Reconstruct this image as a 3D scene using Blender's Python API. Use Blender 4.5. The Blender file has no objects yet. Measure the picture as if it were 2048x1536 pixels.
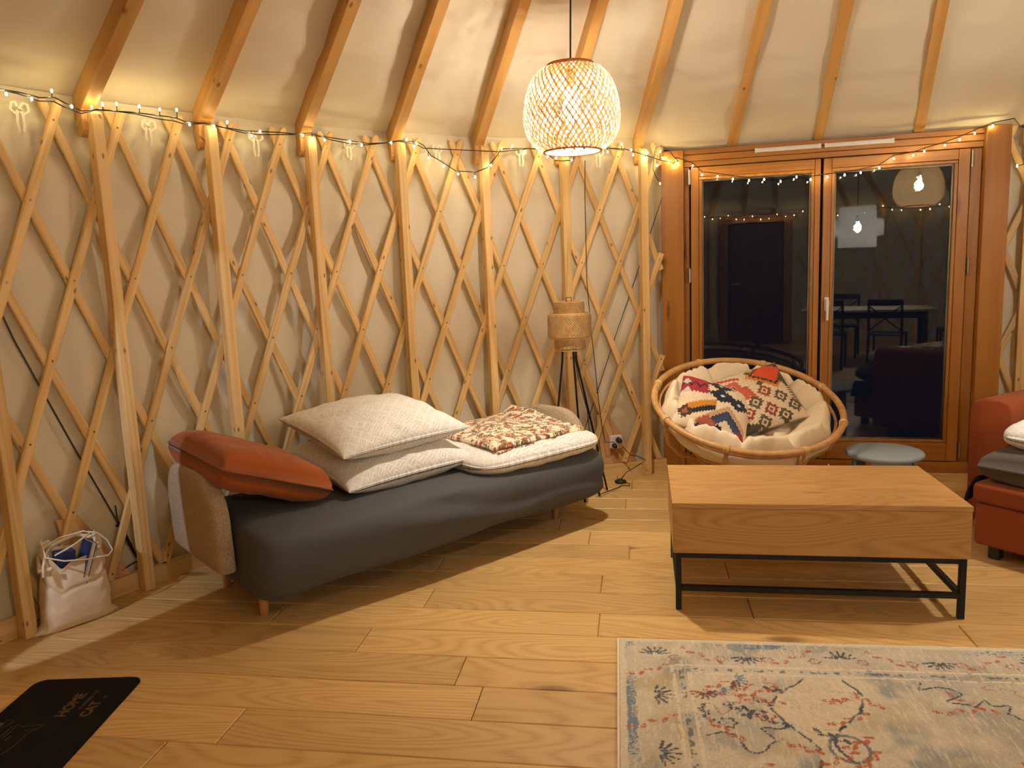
import bpy, bmesh, math, random
import numpy as np
from mathutils import Matrix, Vector, Euler

S = bpy.context.scene
COL = S.collection
PI = math.pi

# ------------------------------------------------------------------ camera
cam_d = bpy.data.cameras.new('camera')
cam = bpy.data.objects.new('camera', cam_d)
COL.objects.link(cam)
PITCH, ROLL = 0.14753, -0.03968
_c, _s = math.cos(PITCH), math.sin(PITCH)
_cr, _sr = math.cos(ROLL), math.sin(ROLL)
_r0 = Vector((1, 0, 0)); _u0 = Vector((0, _s, _c)); _f0 = Vector((0, _c, -_s))
_R = _r0 * _cr + _u0 * _sr
_U = _u0 * _cr - _r0 * _sr
_mat = Matrix((( _R.x, _U.x, -_f0.x, 0), (_R.y, _U.y, -_f0.y, 0), (_R.z, _U.z, -_f0.z, 1.45), (0, 0, 0, 1)))
cam.matrix_world = _mat
cam_d.sensor_width = 36.0
cam_d.lens = 1540 / 2048 * 36.0
cam_d.clip_start = 0.05
S.camera = cam

# ------------------------------------------------------------------ world, view
w = bpy.data.worlds.new('night'); S.world = w
w.use_nodes = True
w.node_tree.nodes['Background'].inputs[0].default_value = (0.006, 0.008, 0.014, 1)
w.node_tree.nodes['Background'].inputs[1].default_value = 0.25
S.view_settings.view_transform = 'Standard'
S.view_settings.look = 'None'
S.view_settings.gamma = 1
S.view_settings.use_curve_mapping = False
S.view_settings.exposure = 1.0
S.cycles.use_denoising = True
S.cycles.max_bounces = 8
S.cycles.diffuse_bounces = 5
S.cycles.glossy_bounces = 4
S.cycles.transmission_bounces = 8
S.cycles.transparent_max_bounces = 8
S.cycles.sample_clamp_indirect = 6.0
S.cycles.caustics_reflective = False
S.cycles.caustics_refractive = False
# lamp strengths (emission of the bulbs, and of the fairy-light diodes)
LAMP_A = 1000.0        # downward disc of the diode bulb
LAMP_A_SIDE = 200.0     # its frosted sides
LAMP_B_SIDE = 600.0
LAMP_B = 640.0
LAMP_C = 820.0
COL_A = (1.0, 0.92, 0.77)
COL_B = (1.0, 0.93, 0.80)
COL_C = (1.0, 0.98, 0.94)
LED = 100.0

# ------------------------------------------------------------------ constants of the place
CX, CY, R0 = 1.67360, 1.01434, 4.2795
T0, DT = 2.640706, -0.1275191
NB = 2 * PI / abs(DT)
H = 2.2087
APEX = (0.96, 1.06, 4.2)
PHI, DD = 0.25220731, 5.51326832        # the glazed door's plane
DN = (math.sin(PHI), math.cos(PHI)); DTG = (math.cos(PHI), -math.sin(PHI))

def ang(b): return T0 + b * DT
def cyl(b, r, z=0.0):
    a = ang(b); return (CX + r * math.cos(a), CY + r * math.sin(a), z)
def dpt(s, y, z): return (DTG[0] * s + DN[0] * (DD + y), DTG[1] * s + DN[1] * (DD + y), z)
def bay_of(x, y):
    b = (math.atan2(y - CY, x - CX) - T0) / DT
    while b < -6: b += NB
    while b > NB - 6: b -= NB
    return b

# ------------------------------------------------------------------ numpy noise
def _h(ix, iy, seed):
    n = (ix.astype(np.int64) * 374761393 + iy.astype(np.int64) * 668265263 + seed * 1442695041) & 0xffffffff
    n = ((n ^ (n >> 13)) * 1274126177) & 0xffffffff
    n = n ^ (n >> 16)
    return (n & 0xffff) / 65535.0
def vn(x, y, seed=0):
    x = np.asarray(x, float); y = np.asarray(y, float)
    x, y = np.broadcast_arrays(x, y)
    ix = np.floor(x); iy = np.floor(y); fx = x - ix; fy = y - iy
    fx = fx * fx * (3 - 2 * fx); fy = fy * fy * (3 - 2 * fy)
    a = _h(ix, iy, seed); b = _h(ix + 1, iy, seed); c = _h(ix, iy + 1, seed); d = _h(ix + 1, iy + 1, seed)
    return (a * (1 - fx) + b * fx) * (1 - fy) + (c * (1 - fx) + d * fx) * fy
def fbm(x, y, seed=0, o=3):
    t = 0; a = 0.5
    for k in range(o):
        t = t + a * vn(np.asarray(x) * 2 ** k, np.asarray(y) * 2 ** k, seed + 17 * k); a *= 0.5
    return t

# ------------------------------------------------------------------ materials
def new_mat(name):
    m = bpy.data.materials.new(name); m.use_nodes = True
    nt = m.node_tree; b = nt.nodes['Principled BSDF']
    return m, nt, b
def nd(nt, typ, **kw):
    n = nt.nodes.new(typ)
    for k, v in kw.items():
        if isinstance(k, str) and hasattr(n, k): setattr(n, k, v)
    return n
def ramp(nt, stops):
    n = nt.nodes.new('ShaderNodeValToRGB'); e = n.color_ramp.elements
    while len(e) < len(stops): e.new(0.5)
    for q, (p, c) in zip(e, stops): q.position = p; q.color = (*c, 1)
    return n
def math_n(nt, op, a, b=None):
    n = nt.nodes.new('ShaderNodeMath'); n.operation = op
    for i, v in enumerate((a, b)):
        if v is None: continue
        if isinstance(v, (int, float)): n.inputs[i].default_value = v
        else: nt.links.new(v, n.inputs[i])
    return n.outputs[0]
def mixc(nt, fac, a, b, mode='MIX'):
    n = nt.nodes.new('ShaderNodeMix'); n.data_type = 'RGBA'; n.blend_type = mode
    if isinstance(fac, (int, float)): n.inputs[0].default_value = fac
    else: nt.links.new(fac, n.inputs[0])
    for i, v in ((6, a), (7, b)):
        if isinstance(v, tuple): n.inputs[i].default_value = (*v, 1)
        else: nt.links.new(v, n.inputs[i])
    return n.outputs[2]
def bump(nt, bsdf, height, strength=0.3, dist=0.002):
    n = nt.nodes.new('ShaderNodeBump'); n.inputs['Strength'].default_value = strength
    n.inputs['Distance'].default_value = dist
    nt.links.new(height, n.inputs['Height']); nt.links.new(n.outputs[0], bsdf.inputs['Normal'])
def noise(nt, vec, scale, detail=2, rough=0.5, dim='3D', dist=0.0):
    n = nt.nodes.new('ShaderNodeTexNoise'); n.noise_dimensions = dim
    n.inputs['Scale'].default_value = scale; n.inputs['Detail'].default_value = detail
    n.inputs['Roughness'].default_value = rough; n.inputs['Distortion'].default_value = dist
    if vec is not None: nt.links.new(vec, n.inputs['Vector'])
    return n.outputs[0]
def vmap(nt, vec, scale, offset=None):
    n = nt.nodes.new('ShaderNodeVectorMath'); n.operation = 'MULTIPLY_ADD'
    nt.links.new(vec, n.inputs[0]); n.inputs[1].default_value = scale
    if offset is not None: nt.links.new(offset, n.inputs[2])
    return n.outputs[0]

def wood(name, light, mid, dark, rings=14.0, stretch=(0.9, 9.0), knots=True, rough=0.5, vary=0.25, knotcol=(0.16, 0.07, 0.025), spec=0.35, kscale=(1.6, 9.0), contrast=1.0, fine=0.35):
    """wood along the U of the mesh's UV map (metres), each object with its own offset"""
    m, nt, b = new_mat(name)
    uv = nt.nodes.new('ShaderNodeUVMap').outputs[0]
    oi = nt.nodes.new('ShaderNodeObjectInfo')
    comb = nt.nodes.new('ShaderNodeCombineXYZ')
    r37 = math_n(nt, 'MULTIPLY', oi.outputs['Random'], 37.0)
    r91 = math_n(nt, 'MULTIPLY', oi.outputs['Random'], 91.0)
    nt.links.new(r37, comb.inputs[0]); nt.links.new(r91, comb.inputs[1]); nt.links.new(r37, comb.inputs[2])
    off = comb.outputs[0]
    v1 = vmap(nt, uv, (stretch[0], stretch[1], 1), off)
    n1 = noise(nt, v1, 1.0, 1.0, 0.3)
    rg = math_n(nt, 'SINE', math_n(nt, 'MULTIPLY', n1, rings * 6.2832))
    rg = math_n(nt, 'ADD', math_n(nt, 'MULTIPLY', rg, 0.5 * contrast), 0.5)
    v2 = vmap(nt, uv, (5, 240, 1), off)
    n2 = noise(nt, v2, 1.0, 2.0, 0.6)
    f = math_n(nt, 'ADD', math_n(nt, 'MULTIPLY', rg, 1 - fine), math_n(nt, 'MULTIPLY', n2, fine))
    rp = ramp(nt, [(0.08, dark), (0.42, mid), (0.85, light)])
    nt.links.new(f, rp.inputs[0])
    col = rp.outputs[0]
    n3 = noise(nt, vmap(nt, uv, (0.7, 3.0, 1), off), 1.0, 2.0, 0.5)
    hs = nt.nodes.new('ShaderNodeHueSaturation')
    val = math_n(nt, 'ADD', math_n(nt, 'MULTIPLY', math_n(nt, 'ADD', oi.outputs['Random'], n3), vary), 1.0 - vary)
    nt.links.new(val, hs.inputs['Value']); nt.links.new(col, hs.inputs['Color'])
    col = hs.outputs[0]
    if knots:
        vo = nt.nodes.new('ShaderNodeTexVoronoi'); vo.voronoi_dimensions = '2D'; vo.inputs['Scale'].default_value = 1.0
        nt.links.new(vmap(nt, uv, (kscale[0] * 1.0, kscale[1], 1), off), vo.inputs['Vector'])
        k = nt.nodes.new('ShaderNodeMapRange'); k.inputs[1].default_value = 0.035; k.inputs[2].default_value = 0.085
        k.inputs[3].default_value = 1; k.inputs[4].default_value = 0
        nt.links.new(vo.outputs['Distance'], k.inputs[0])
        sel = math_n(nt, 'GREATER_THAN', nt_sep(nt, vo.outputs['Color']), 0.62)
        col = mixc(nt, math_n(nt, 'MULTIPLY', math_n(nt, 'MULTIPLY', k.outputs[0], sel), 0.8), col, knotcol)
    nt.links.new(col, b.inputs['Base Color'])
    b.inputs['Roughness'].default_value = rough
    b.inputs['Specular IOR Level'].default_value = spec
    bump(nt, b, f, 0.12, 0.001)
    return m
def nt_sep(nt, c):
    n = nt.nodes.new('ShaderNodeSeparateColor'); nt.links.new(c, n.inputs[0]); return n.outputs[0]

def plain(name, col, rough=0.6, metal=0.0, spec=0.5, nscale=None, nstr=0.3, ndist=0.002, var=0.0, sheen=0.0):
    m, nt, b = new_mat(name)
    tc = nt.nodes.new('ShaderNodeTexCoord').outputs['Object']
    n = noise(nt, tc, nscale or 40.0, 3.0, 0.6)
    lo = tuple(x * (1 - var) for x in col); hi = tuple(min(1, x * (1 + var)) for x in col)
    rp = ramp(nt, [(0.3, lo), (0.7, hi)]); nt.links.new(n, rp.inputs[0])
    nt.links.new(rp.outputs[0], b.inputs['Base Color'])
    b.inputs['Roughness'].default_value = rough; b.inputs['Metallic'].default_value = metal
    b.inputs['Specular IOR Level'].default_value = spec
    if sheen:
        b.inputs['Sheen Weight'].default_value = sheen
    if nscale: bump(nt, b, n, nstr, ndist)
    return m
def cloth(name, col, weave=900.0, var=0.06, rough=0.9, wr=18.0, wrd=0.004, wrs=0.25, sheen=0.1, attr=False, spec=0.2):
    """woven fabric: fine weave relief plus soft creases; attr=True takes the colour from the mesh's print"""
    m, nt, b = new_mat(name)
    tc = nt.nodes.new('ShaderNodeTexCoord').outputs['Object']
    n1 = noise(nt, tc, wr, 3.0, 0.55, dist=0.6)
    n2 = noise(nt, tc, weave, 1.0, 0.5)
    if attr:
        at = nt.nodes.new('ShaderNodeAttribute'); at.attribute_name = 'print'
        base = at.outputs['Color']
    else:
        base = None
    lo = tuple(x * (1 - var) for x in col); hi = tuple(min(1, x * (1 + var)) for x in col)
    rp = ramp(nt, [(0.3, lo), (0.7, hi)]); nt.links.new(n2, rp.inputs[0])
    if attr:
        c = mixc(nt, 1.0, base, rp.outputs[0], 'MULTIPLY')
    else: c = rp.outputs[0]
    nt.links.new(c, b.inputs['Base Color'])
    b.inputs['Roughness'].default_value = rough
    b.inputs['Specular IOR Level'].default_value = spec
    b.inputs['Sheen Weight'].default_value = sheen
    bump(nt, b, n1, wrs, wrd)
    return m
def emit(name, col, strength):
    m = bpy.data.materials.new(name); m.use_nodes = True; nt = m.node_tree
    nt.nodes.clear()
    e = nt.nodes.new('ShaderNodeEmission'); o = nt.nodes.new('ShaderNodeOutputMaterial')
    e.inputs[0].default_value = (*col, 1); e.inputs[1].default_value = strength
    nt.links.new(e.outputs[0], o.inputs[0])
    return m
def bamboo(name, col, trans=0.5, tcol=None):
    m = bpy.data.materials.new(name); m.use_nodes = True; nt = m.node_tree; nt.nodes.clear()
    tc = nt.nodes.new('ShaderNodeTexCoord').outputs['Object']
    n = noise(nt, tc, 30.0, 2.0, 0.6)
    rp = ramp(nt, [(0.3, tuple(x * 0.75 for x in col)), (0.7, col)]); nt.links.new(n, rp.inputs[0])
    d = nt.nodes.new('ShaderNodeBsdfDiffuse'); t = nt.nodes.new('ShaderNodeBsdfTranslucent')
    mx = nt.nodes.new('ShaderNodeMixShader'); o = nt.nodes.new('ShaderNodeOutputMaterial')
    nt.links.new(rp.outputs[0], d.inputs[0])
    if tcol: t.inputs[0].default_value = (*tcol, 1)
    else: nt.links.new(rp.outputs[0], t.inputs[0])
    mx.inputs[0].default_value = trans
    nt.links.new(d.outputs[0], mx.inputs[1]); nt.links.new(t.outputs[0], mx.inputs[2]); nt.links.new(mx.outputs[0], o.inputs[0])
    return m

M = {}
M['pine'] = wood('pine', (0.76, 0.54, 0.255), (0.68, 0.455, 0.19), (0.51, 0.29, 0.095), rings=6, stretch=(0.5, 13.0), rough=0.55, vary=0.20, kscale=(5.0, 11.0), contrast=0.6)
M['pine_rafter'] = wood('pine_rafter', (0.62, 0.37, 0.125), (0.54, 0.295, 0.088), (0.38, 0.18, 0.045), rings=4, stretch=(0.35, 8.0), rough=0.5, vary=0.18, kscale=(4.2, 8.0), contrast=0.5)
M['door_wood'] = wood('door_wood', (0.38, 0.165, 0.030), (0.33, 0.135, 0.022), (0.24, 0.09, 0.013), rings=5, stretch=(0.4, 9.0), rough=0.38, vary=0.12, kscale=(0.9, 6.0), knotcol=(0.12, 0.04, 0.01), contrast=0.6)
M['floor_oak'] = wood('floor_oak', (0.68, 0.45, 0.185), (0.585, 0.37, 0.137), (0.33, 0.182, 0.058), rings=19, stretch=(0.85, 5.2), rough=0.36, vary=0.22, kscale=(0.9, 2.6), knotcol=(0.20, 0.10, 0.04), contrast=0.62, fine=0.5, spec=0.4)
M['table_oak'] = wood('table_oak', (0.54, 0.31, 0.115), (0.46, 0.25, 0.085), (0.31, 0.15, 0.045), rings=22, stretch=(0.9, 5.0), rough=0.4, vary=0.12, kscale=(1.4, 8.0), knotcol=(0.17, 0.08, 0.025), contrast=0.7, fine=0.5)
M['canvas'] = cloth('canvas', (0.68, 0.61, 0.46), weave=700, var=0.05, wr=5.0, wrd=0.012, wrs=0.35)
M['tie'] = cloth('tie_cotton', (0.84, 0.78, 0.64), weave=500, var=0.05)
M['black_metal'] = plain('black_metal', (0.017, 0.017, 0.018), 0.45, 0.6, 0.5)
M['black_plastic'] = plain('black_plastic', (0.012, 0.012, 0.012), 0.5)
M['cable'] = plain('black_cable', (0.015, 0.014, 0.013), 0.5)
M['steel'] = plain('steel', (0.35, 0.33, 0.30), 0.35, 1.0)
M['steel_cable'] = plain('steel_cable', (0.07, 0.065, 0.06), 0.5, 0.6)
M['screw'] = plain('screw', (0.22, 0.15, 0.08), 0.35, 0.9)
M['white_plastic'] = plain('white_plastic', (0.75, 0.72, 0.68), 0.35)
M['sheet'] = cloth('charcoal_sheet', (0.070, 0.071, 0.077), weave=600, var=0.05, wr=9.0, wrd=0.006, wrs=0.3, rough=0.75, sheen=0.05)
M['throw'] = cloth('grey_throw', (0.085, 0.072, 0.066), weave=500, var=0.08, wr=14, wrd=0.006, wrs=0.4)
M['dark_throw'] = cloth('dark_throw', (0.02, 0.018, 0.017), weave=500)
M['teddy'] = plain('teddy_fleece', (0.70, 0.53, 0.34), 0.95, 0, 0.1, nscale=120.0, nstr=1.0, ndist=0.03, var=0.18, sheen=0.25)
M['rust'] = cloth('rust_velvet', (0.33, 0.085, 0.018), weave=800, var=0.05, wr=8, wrd=0.006, wrs=0.3, sheen=0.15)
M['rust_sofa'] = cloth('rust_sofa_fabric', (0.235, 0.052, 0.012), weave=700, var=0.06, wr=6, wrd=0.003, wrs=0.2, sheen=0.1)
M['white_print'] = cloth('white_cotton_print', (1, 1, 1), weave=700, var=0.03, attr=True, wr=11, wrd=0.006, wrs=0.35)
M['print'] = cloth('printed_cotton', (1, 1, 1), weave=700, var=0.04, attr=True, wr=16, wrd=0.004, wrs=0.3)
M['kilim'] = cloth('kilim_weave', (1, 1, 1), weave=260, var=0.14, attr=True, wr=12, wrd=0.003, wrs=0.3)
M['cream'] = cloth('cream_cotton', (0.76, 0.64, 0.45), weave=600, var=0.04, wr=14, wrd=0.008, wrs=0.5)
M['rattan'] = plain('rattan', (0.50, 0.27, 0.10), 0.42, 0, 0.5, nscale=22.0, nstr=0.15, ndist=0.003, var=0.2)
M['rattan_bind'] = plain('rattan_binding', (0.66, 0.43, 0.17), 0.5, 0, 0.4, nscale=180.0, nstr=0.5, ndist=0.002, var=0.2)
M['stool'] = plain('grey_blue_plastic', (0.29, 0.345, 0.40), 0.55, 0, 0.35, nscale=220.0, nstr=0.1, ndist=0.001, var=0.05)
M['mat'] = plain('black_mat_pile', (0.011, 0.010, 0.009), 0.95, 0, 0.1, nscale=420.0, nstr=0.8, ndist=0.004, var=0.3)
M['mat_print'] = plain('tan_mat_print', (0.115, 0.068, 0.034), 0.95, 0, 0.1, nscale=420.0, nstr=0.6, ndist=0.003, var=0.3)
M['mat_line'] = plain('grey_mat_print', (0.085, 0.072, 0.066), 0.95, 0, 0.1, var=0.2)
M['tote'] = cloth('tote_cotton', (0.72, 0.60, 0.45), weave=420, var=0.07, wr=16, wrd=0.006, wrs=0.45)
M['blue'] = plain('blue_card', (0.012, 0.03, 0.12), 0.4)
M['paper'] = plain('cream_paper', (0.78, 0.68, 0.50), 0.8)
M['bamboo_lamp'] = bamboo('bamboo_strip', (0.88, 0.66, 0.40), 0.040, (0.82, 0.29, 0.065))
M['bamboo_far'] = bamboo('bamboo_strip_far', (0.88, 0.70, 0.45), 0.45, (0.85, 0.60, 0.30))
M['bamboo_pale'] = bamboo('pale_bamboo_strip', (0.88, 0.82, 0.74), 0.75)
M['bamboo_rim'] = plain('bamboo_rim', (0.42, 0.15, 0.06), 0.5, var=0.2)
M['bamboo_dim'] = bamboo('bamboo_weave', (0.66, 0.43, 0.19), 0.3)
M['ply'] = wood('plywood_gusset', (0.62, 0.36, 0.19), (0.56, 0.31, 0.15), (0.44, 0.22, 0.10), rings=5, stretch=(0.8, 4.0), rough=0.6, vary=0.15)
M['dark_wood'] = plain('dark_stained_wood', (0.018, 0.012, 0.009), 0.45, 0, 0.4, nscale=12, nstr=0.1, var=0.3)
M['entrance_wood'] = plain('entrance_door_wood', (0.10, 0.045, 0.022), 0.5, 0, 0.4, nscale=9, nstr=0.1, var=0.2)
M['tabletop'] = plain('pale_table_top', (0.50, 0.42, 0.32), 0.35, var=0.08)
M['bulb_a'] = emit('bulb_globe_warm', COL_A, LAMP_A)
M['bulb_a_side'] = emit('bulb_frosted_side', COL_A, LAMP_A_SIDE)
M['bulb_b_side'] = emit('bulb_frosted_side_far', COL_B, LAMP_B_SIDE)
M['bulb_b'] = emit('bulb_globe_warm_far', COL_B, LAMP_B)
M['bulb_c'] = emit('bulb_dining', COL_C, LAMP_C)
M['led'] = emit('fairy_diode', (1.0, 0.79, 0.38), LED)
M['led_amber'] = emit('fairy_diode_amber', (1.0, 0.50, 0.06), LED * 0.25)
def glass_mat():
    m, nt, b = new_mat('window_glass')
    b.inputs['Base Color'].default_value = (0.93, 0.96, 0.95, 1)
    b.inputs['Roughness'].default_value = 0.0
    b.inputs['IOR'].default_value = 1.34
    b.inputs['Transmission Weight'].default_value = 1.0
    return m
M['glass'] = glass_mat()
def skylight_mat():
    m, nt, b = new_mat('dome_acrylic')
    b.inputs['Base Color'].default_value = (0.01, 0.012, 0.016, 1)
    b.inputs['Roughness'].default_value = 0.1
    return m
M['dome'] = skylight_mat()

# ------------------------------------------------------------------ mesh helpers
class MB:
    def __init__(s): s.v = []; s.f = []; s.uv = None; s.col = None
    def add(s, vs, fs):
        o = len(s.v); s.v += [tuple(p) for p in vs]; s.f += [tuple(i + o for i in f) for f in fs]; return o
    def box(s, x0, x1, y0, y1, z0, z1):
        s.add([(x0, y0, z0), (x1, y0, z0), (x1, y1, z0), (x0, y1, z0), (x0, y0, z1), (x1, y0, z1), (x1, y1, z1), (x0, y1, z1)],
              [(0, 3, 2, 1), (4, 5, 6, 7), (0, 1, 5, 4), (1, 2, 6, 5), (2, 3, 7, 6), (3, 0, 4, 7)]); return s
    def prism(s, poly, x0, x1):
        """polygon in (y, z), extruded along x"""
        n = len(poly)
        s.add([(x0, y, z) for y, z in poly] + [(x1, y, z) for y, z in poly],
              [tuple(range(n))[::-1], tuple(range(n, 2 * n))] + [(i, (i + 1) % n, n + (i + 1) % n, n + i) for i in range(n)]); return s
    def tube(s, path, r, n=8, closed=False, cap=True):
        P = [Vector(p) for p in path]; k = len(P)
        rs = r if hasattr(r, '__len__') else [r] * k
        rings = []; up = None
        for i in range(k):
            if closed: t = (P[(i + 1) % k] - P[i - 1])
            else: t = P[min(i + 1, k - 1)] - P[max(i - 1, 0)]
            if t.length < 1e-9: t = Vector((0, 0, 1))
            t.normalize()
            if up is None:
                up = Vector((0, 0, 1)) if abs(t.z) < 0.9 else Vector((1, 0, 0))
            a = t.cross(up)
            if a.length < 1e-6: a = t.orthogonal()
            a.normalize(); b = a.cross(t).normalized(); up = b
            rings.append([P[i] + (a * math.cos(2 * PI * j / n) + b * math.sin(2 * PI * j / n)) * rs[i] for j in range(n)])
        vs = [p for rg in rings for p in rg]; fs = []
        m = k if closed else k - 1
        for i in range(m):
            for j in range(n):
                a0 = i * n + j; a1 = i * n + (j + 1) % n; b0 = ((i + 1) % k) * n + j; b1 = ((i + 1) % k) * n + (j + 1) % n
                fs.append((a0, a1, b1, b0))
        if cap and not closed:
            fs.append(tuple(range(n))[::-1]); fs.append(tuple((k - 1) * n + j for j in range(n)))
        s.add(vs, fs); return s
    def lathe(s, prof, n=24, c=(0, 0, 0), cap=True):
        k = len(prof); vs = []
        for r, z in prof:
            for j in range(n):
                a = 2 * PI * j / n; vs.append((c[0] + r * math.cos(a), c[1] + r * math.sin(a), c[2] + z))
        fs = []
        for i in range(k - 1):
            for j in range(n):
                fs.append((i * n + j, i * n + (j + 1) % n, (i + 1) * n + (j + 1) % n, (i + 1) * n + j))
        if cap:
            fs.append(tuple(range(n))[::-1]); fs.append(tuple((k - 1) * n + j for j in range(n)))
        s.add(vs, fs); return s
    def grid(s, P, wrap=False):
        """P: array (n, m, 3)"""
        n, m = P.shape[:2]
        o = len(s.v); s.v += [tuple(p) for p in P.reshape(-1, 3).tolist()]
        for i in range(n - 1):
            for j in range(m if wrap else m - 1):
                j1 = (j + 1) % m
                s.f.append((o + i * m + j, o + i * m + j1, o + (i + 1) * m + j1, o + (i + 1) * m + j))
        return s
    def mesh(s, name, mat, smooth=False, uvaxis=None, bevel=0.0, seg=1, shear=0.0):
        me = bpy.data.meshes.new(name)
        me.from_pydata(s.v, [], s.f)
        if bevel:
            bm = bmesh.new(); bm.from_mesh(me)
            ed = [e for e in bm.edges if len(e.link_faces) == 2 and e.calc_face_angle(0) > 0.6]
            bmesh.ops.bevel(bm, geom=ed, offset=bevel, segments=seg, profile=0.5, affect='EDGES')
            bm.to_mesh(me); bm.free()
        if uvaxis is not None or s.uv is not None:
            ul = me.uv_layers.new(name='UVMap')
            nl = len(me.loops); vi = np.zeros(nl, int); me.loops.foreach_get('vertex_index', vi)
            if s.uv is not None and not bevel:
                uv = np.array(s.uv, float)
            else:
                co = np.zeros(len(me.vertices) * 3); me.vertices.foreach_get('co', co); co = co.reshape(-1, 3)
                co[:, 2] += shear * co[:, 1]
                ax = 'xyz'.index(uvaxis); o1, o2 = [k for k in range(3) if k != ax]
                uv = np.stack([co[:, ax], co[:, o1] + co[:, o2] * 1.13], 1)
            ul.data.foreach_set('uv', uv[vi].ravel())
        if s.col is not None:
            ca = me.color_attributes.new('print', 'FLOAT_COLOR', 'POINT')
            c = np.ones((len(s.v), 4)); c[:, :3] = np.asarray(s.col)
            ca.data.foreach_set('color', c.ravel())
        if mat: me.materials.append(M[mat] if isinstance(mat, str) else mat)
        if smooth:
            me.polygons.foreach_set('use_smooth', [True] * len(me.polygons))
        me.update()
        return me
    def build(s, name, mat, parent=None, smooth=False, uvaxis=None, bevel=0.0, seg=1, sharp=None, **kw):
        me = s.mesh(name, mat, smooth, uvaxis, bevel, seg)
        if sharp: me.set_sharp_from_angle(angle=sharp)
        return link(name, me, parent, **kw)

def link(name, me, parent=None, loc=None, rot=None, label=None, cat=None, group=None, kind=None):
    o = bpy.data.objects.new(name, me); COL.objects.link(o)
    if parent: o.parent = parent
    if loc is not None: o.location = loc
    if rot is not None: o.rotation_euler = rot
    if label: o['label'] = label
    if cat: o['category'] = cat
    if group: o['group'] = group
    if kind: o['kind'] = kind
    return o
def thing(name, label, cat, loc=(0, 0, 0), rot=(0, 0, 0), group=None, kind=None):
    return link(name, None, None, loc, rot, label, cat, group, kind)
def copy_tree(o, parent=None):
    c = o.copy(); COL.objects.link(c)
    if parent: c.parent = parent
    for ch in list(o.children): copy_tree(ch, c)
    return c

# ================================================================== FLOOR
e1 = (math.cos(-0.1636), math.sin(-0.1636)); e2 = (-e1[1], e1[0])
FROT = -0.1636
floor = MB().lathe([(4.46, -0.06), (4.46, -0.014)], 96, (CX, CY, 0)).build('floor', 'floor_oak', uvaxis='x', kind='structure')
cE = (CX * e1[0] + CY * e1[1], CX * e2[0] + CY * e2[1])
ROW, PL = 0.2045, 1.4
known = {0: -1.34, -1: -1.503, 1: -0.555, 2: -0.66, 4: -0.172, 5: -0.945, 9: -0.27}
def plank_mesh(L, Wd):
    g = 0.0014; c = 0.0030
    x0, x1, y0, y1 = g, L - g, g, Wd - g
    m = MB()
    m.add([(x0, y0, -0.014), (x1, y0, -0.014), (x1, y1, -0.014), (x0, y1, -0.014),
           (x0, y0, -c), (x1, y0, -c), (x1, y1, -c), (x0, y1, -c),
           (x0 + c, y0 + c, 0), (x1 - c, y0 + c, 0), (x1 - c, y1 - c, 0), (x0 + c, y1 - c, 0)],
          [(0, 1, 5, 4), (1, 2, 6, 5), (2, 3, 7, 6), (3, 0, 4, 7), (4, 5, 9, 8), (5, 6, 10, 9), (6, 7, 11, 10), (7, 4, 8, 11), (8, 9, 10, 11)])
    return m.mesh('plank', 'floor_oak', uvaxis='x')
full_plank = plank_mesh(PL, ROW)
rnd = random.Random(5)
nplank = 0
k0 = int((cE[1] - 4.3 - 2.063) / ROW) - 1
for k in range(k0, k0 + 45):
    y0 = 2.063 + ROW * k
    ym = min(abs(y0 - cE[1]), abs(y0 + ROW - cE[1]))
    if ym >= 4.3: continue
    hx = math.sqrt(max(0.0, 4.33 ** 2 - ym ** 2))
    xa, xb = cE[0] - hx, cE[0] + hx
    off = known.get(k, rnd.uniform(0, PL))
    n0 = math.floor((xa - off) / PL)
    x = off + n0 * PL
    while x < xb:
        a, b2 = max(x, xa), min(x + PL, xb)
        if b2 - a > 0.05:
            me = full_plank if b2 - a > PL - 1e-4 else plank_mesh(b2 - a, ROW)
            link('plank', me, floor, (e1[0] * a + e2[0] * y0, e1[1] * a + e2[1] * y0, 0), (0, 0, FROT)); nplank += 1
        x += PL

# ================================================================== CANVAS WALLS
TIES = [0.47, 1.47, 2.47, 3.45, 4.47, 5.49, 6.46]
def wall_canvas(name, b0, b1, step=0.045, zs=110):
    b = np.linspace(b0, b1, int((b1 - b0) / step)); z = np.linspace(0.0, 2.279, zs)
    B, Z = np.meshgrid(b, z)
    d = 0.075 * (fbm(B * 1.8 + 0.25 * Z, Z * 0.7, 3) - 0.45) + 0.034 * (vn(B * 6.0 + 0.5 * Z, Z * 0.9, 5) - 0.5)
    d += 0.018 * (fbm(B * 5 + Z * 2, Z * 5, 9) - 0.45) * np.clip((0.9 - Z) / 0.5, 0, 1)
    d += 0.004 * (vn(B * 3 + Z * 3, Z * 9 - B * 2, 21) - 0.5)
    for t in [k + 0.47 for k in range(-7, 45)]:
        dx = (B - t) * 0.545; dz = 2.19 - Z; dist = np.sqrt(dx * dx + dz * dz) + 1e-3
        a = np.arctan2(dx, np.abs(dz) + 1e-3)
        d += 0.022 * np.exp(-dist / 0.40) * np.cos(a * 8.5 + t * 3) * np.clip(dist / 0.08, 0, 1)
        d -= 0.018 * np.exp(-(dist / 0.10) ** 2)
    d += np.where(Z < 0.51, -0.003, 0.0)
    d = d * np.clip((2.27 - Z) / 0.10, 0.12, 1)
    t = np.clip((B - 6.95) / 0.36, 0, 1) * (B < 9)      # runs out behind the door post
    r = 4.366 + np.maximum(d, -0.03) + 0.11 * t * t * (3 - 2 * t)
    A = T0 + B * DT
    P = np.stack([CX + r * np.cos(A), CY + r * np.sin(A), Z], 2)
    return MB().grid(P).build(name, 'canvas', smooth=True, kind='structure')
wall_left = wall_canvas('wall_left', -6.0, 7.40)
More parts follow.
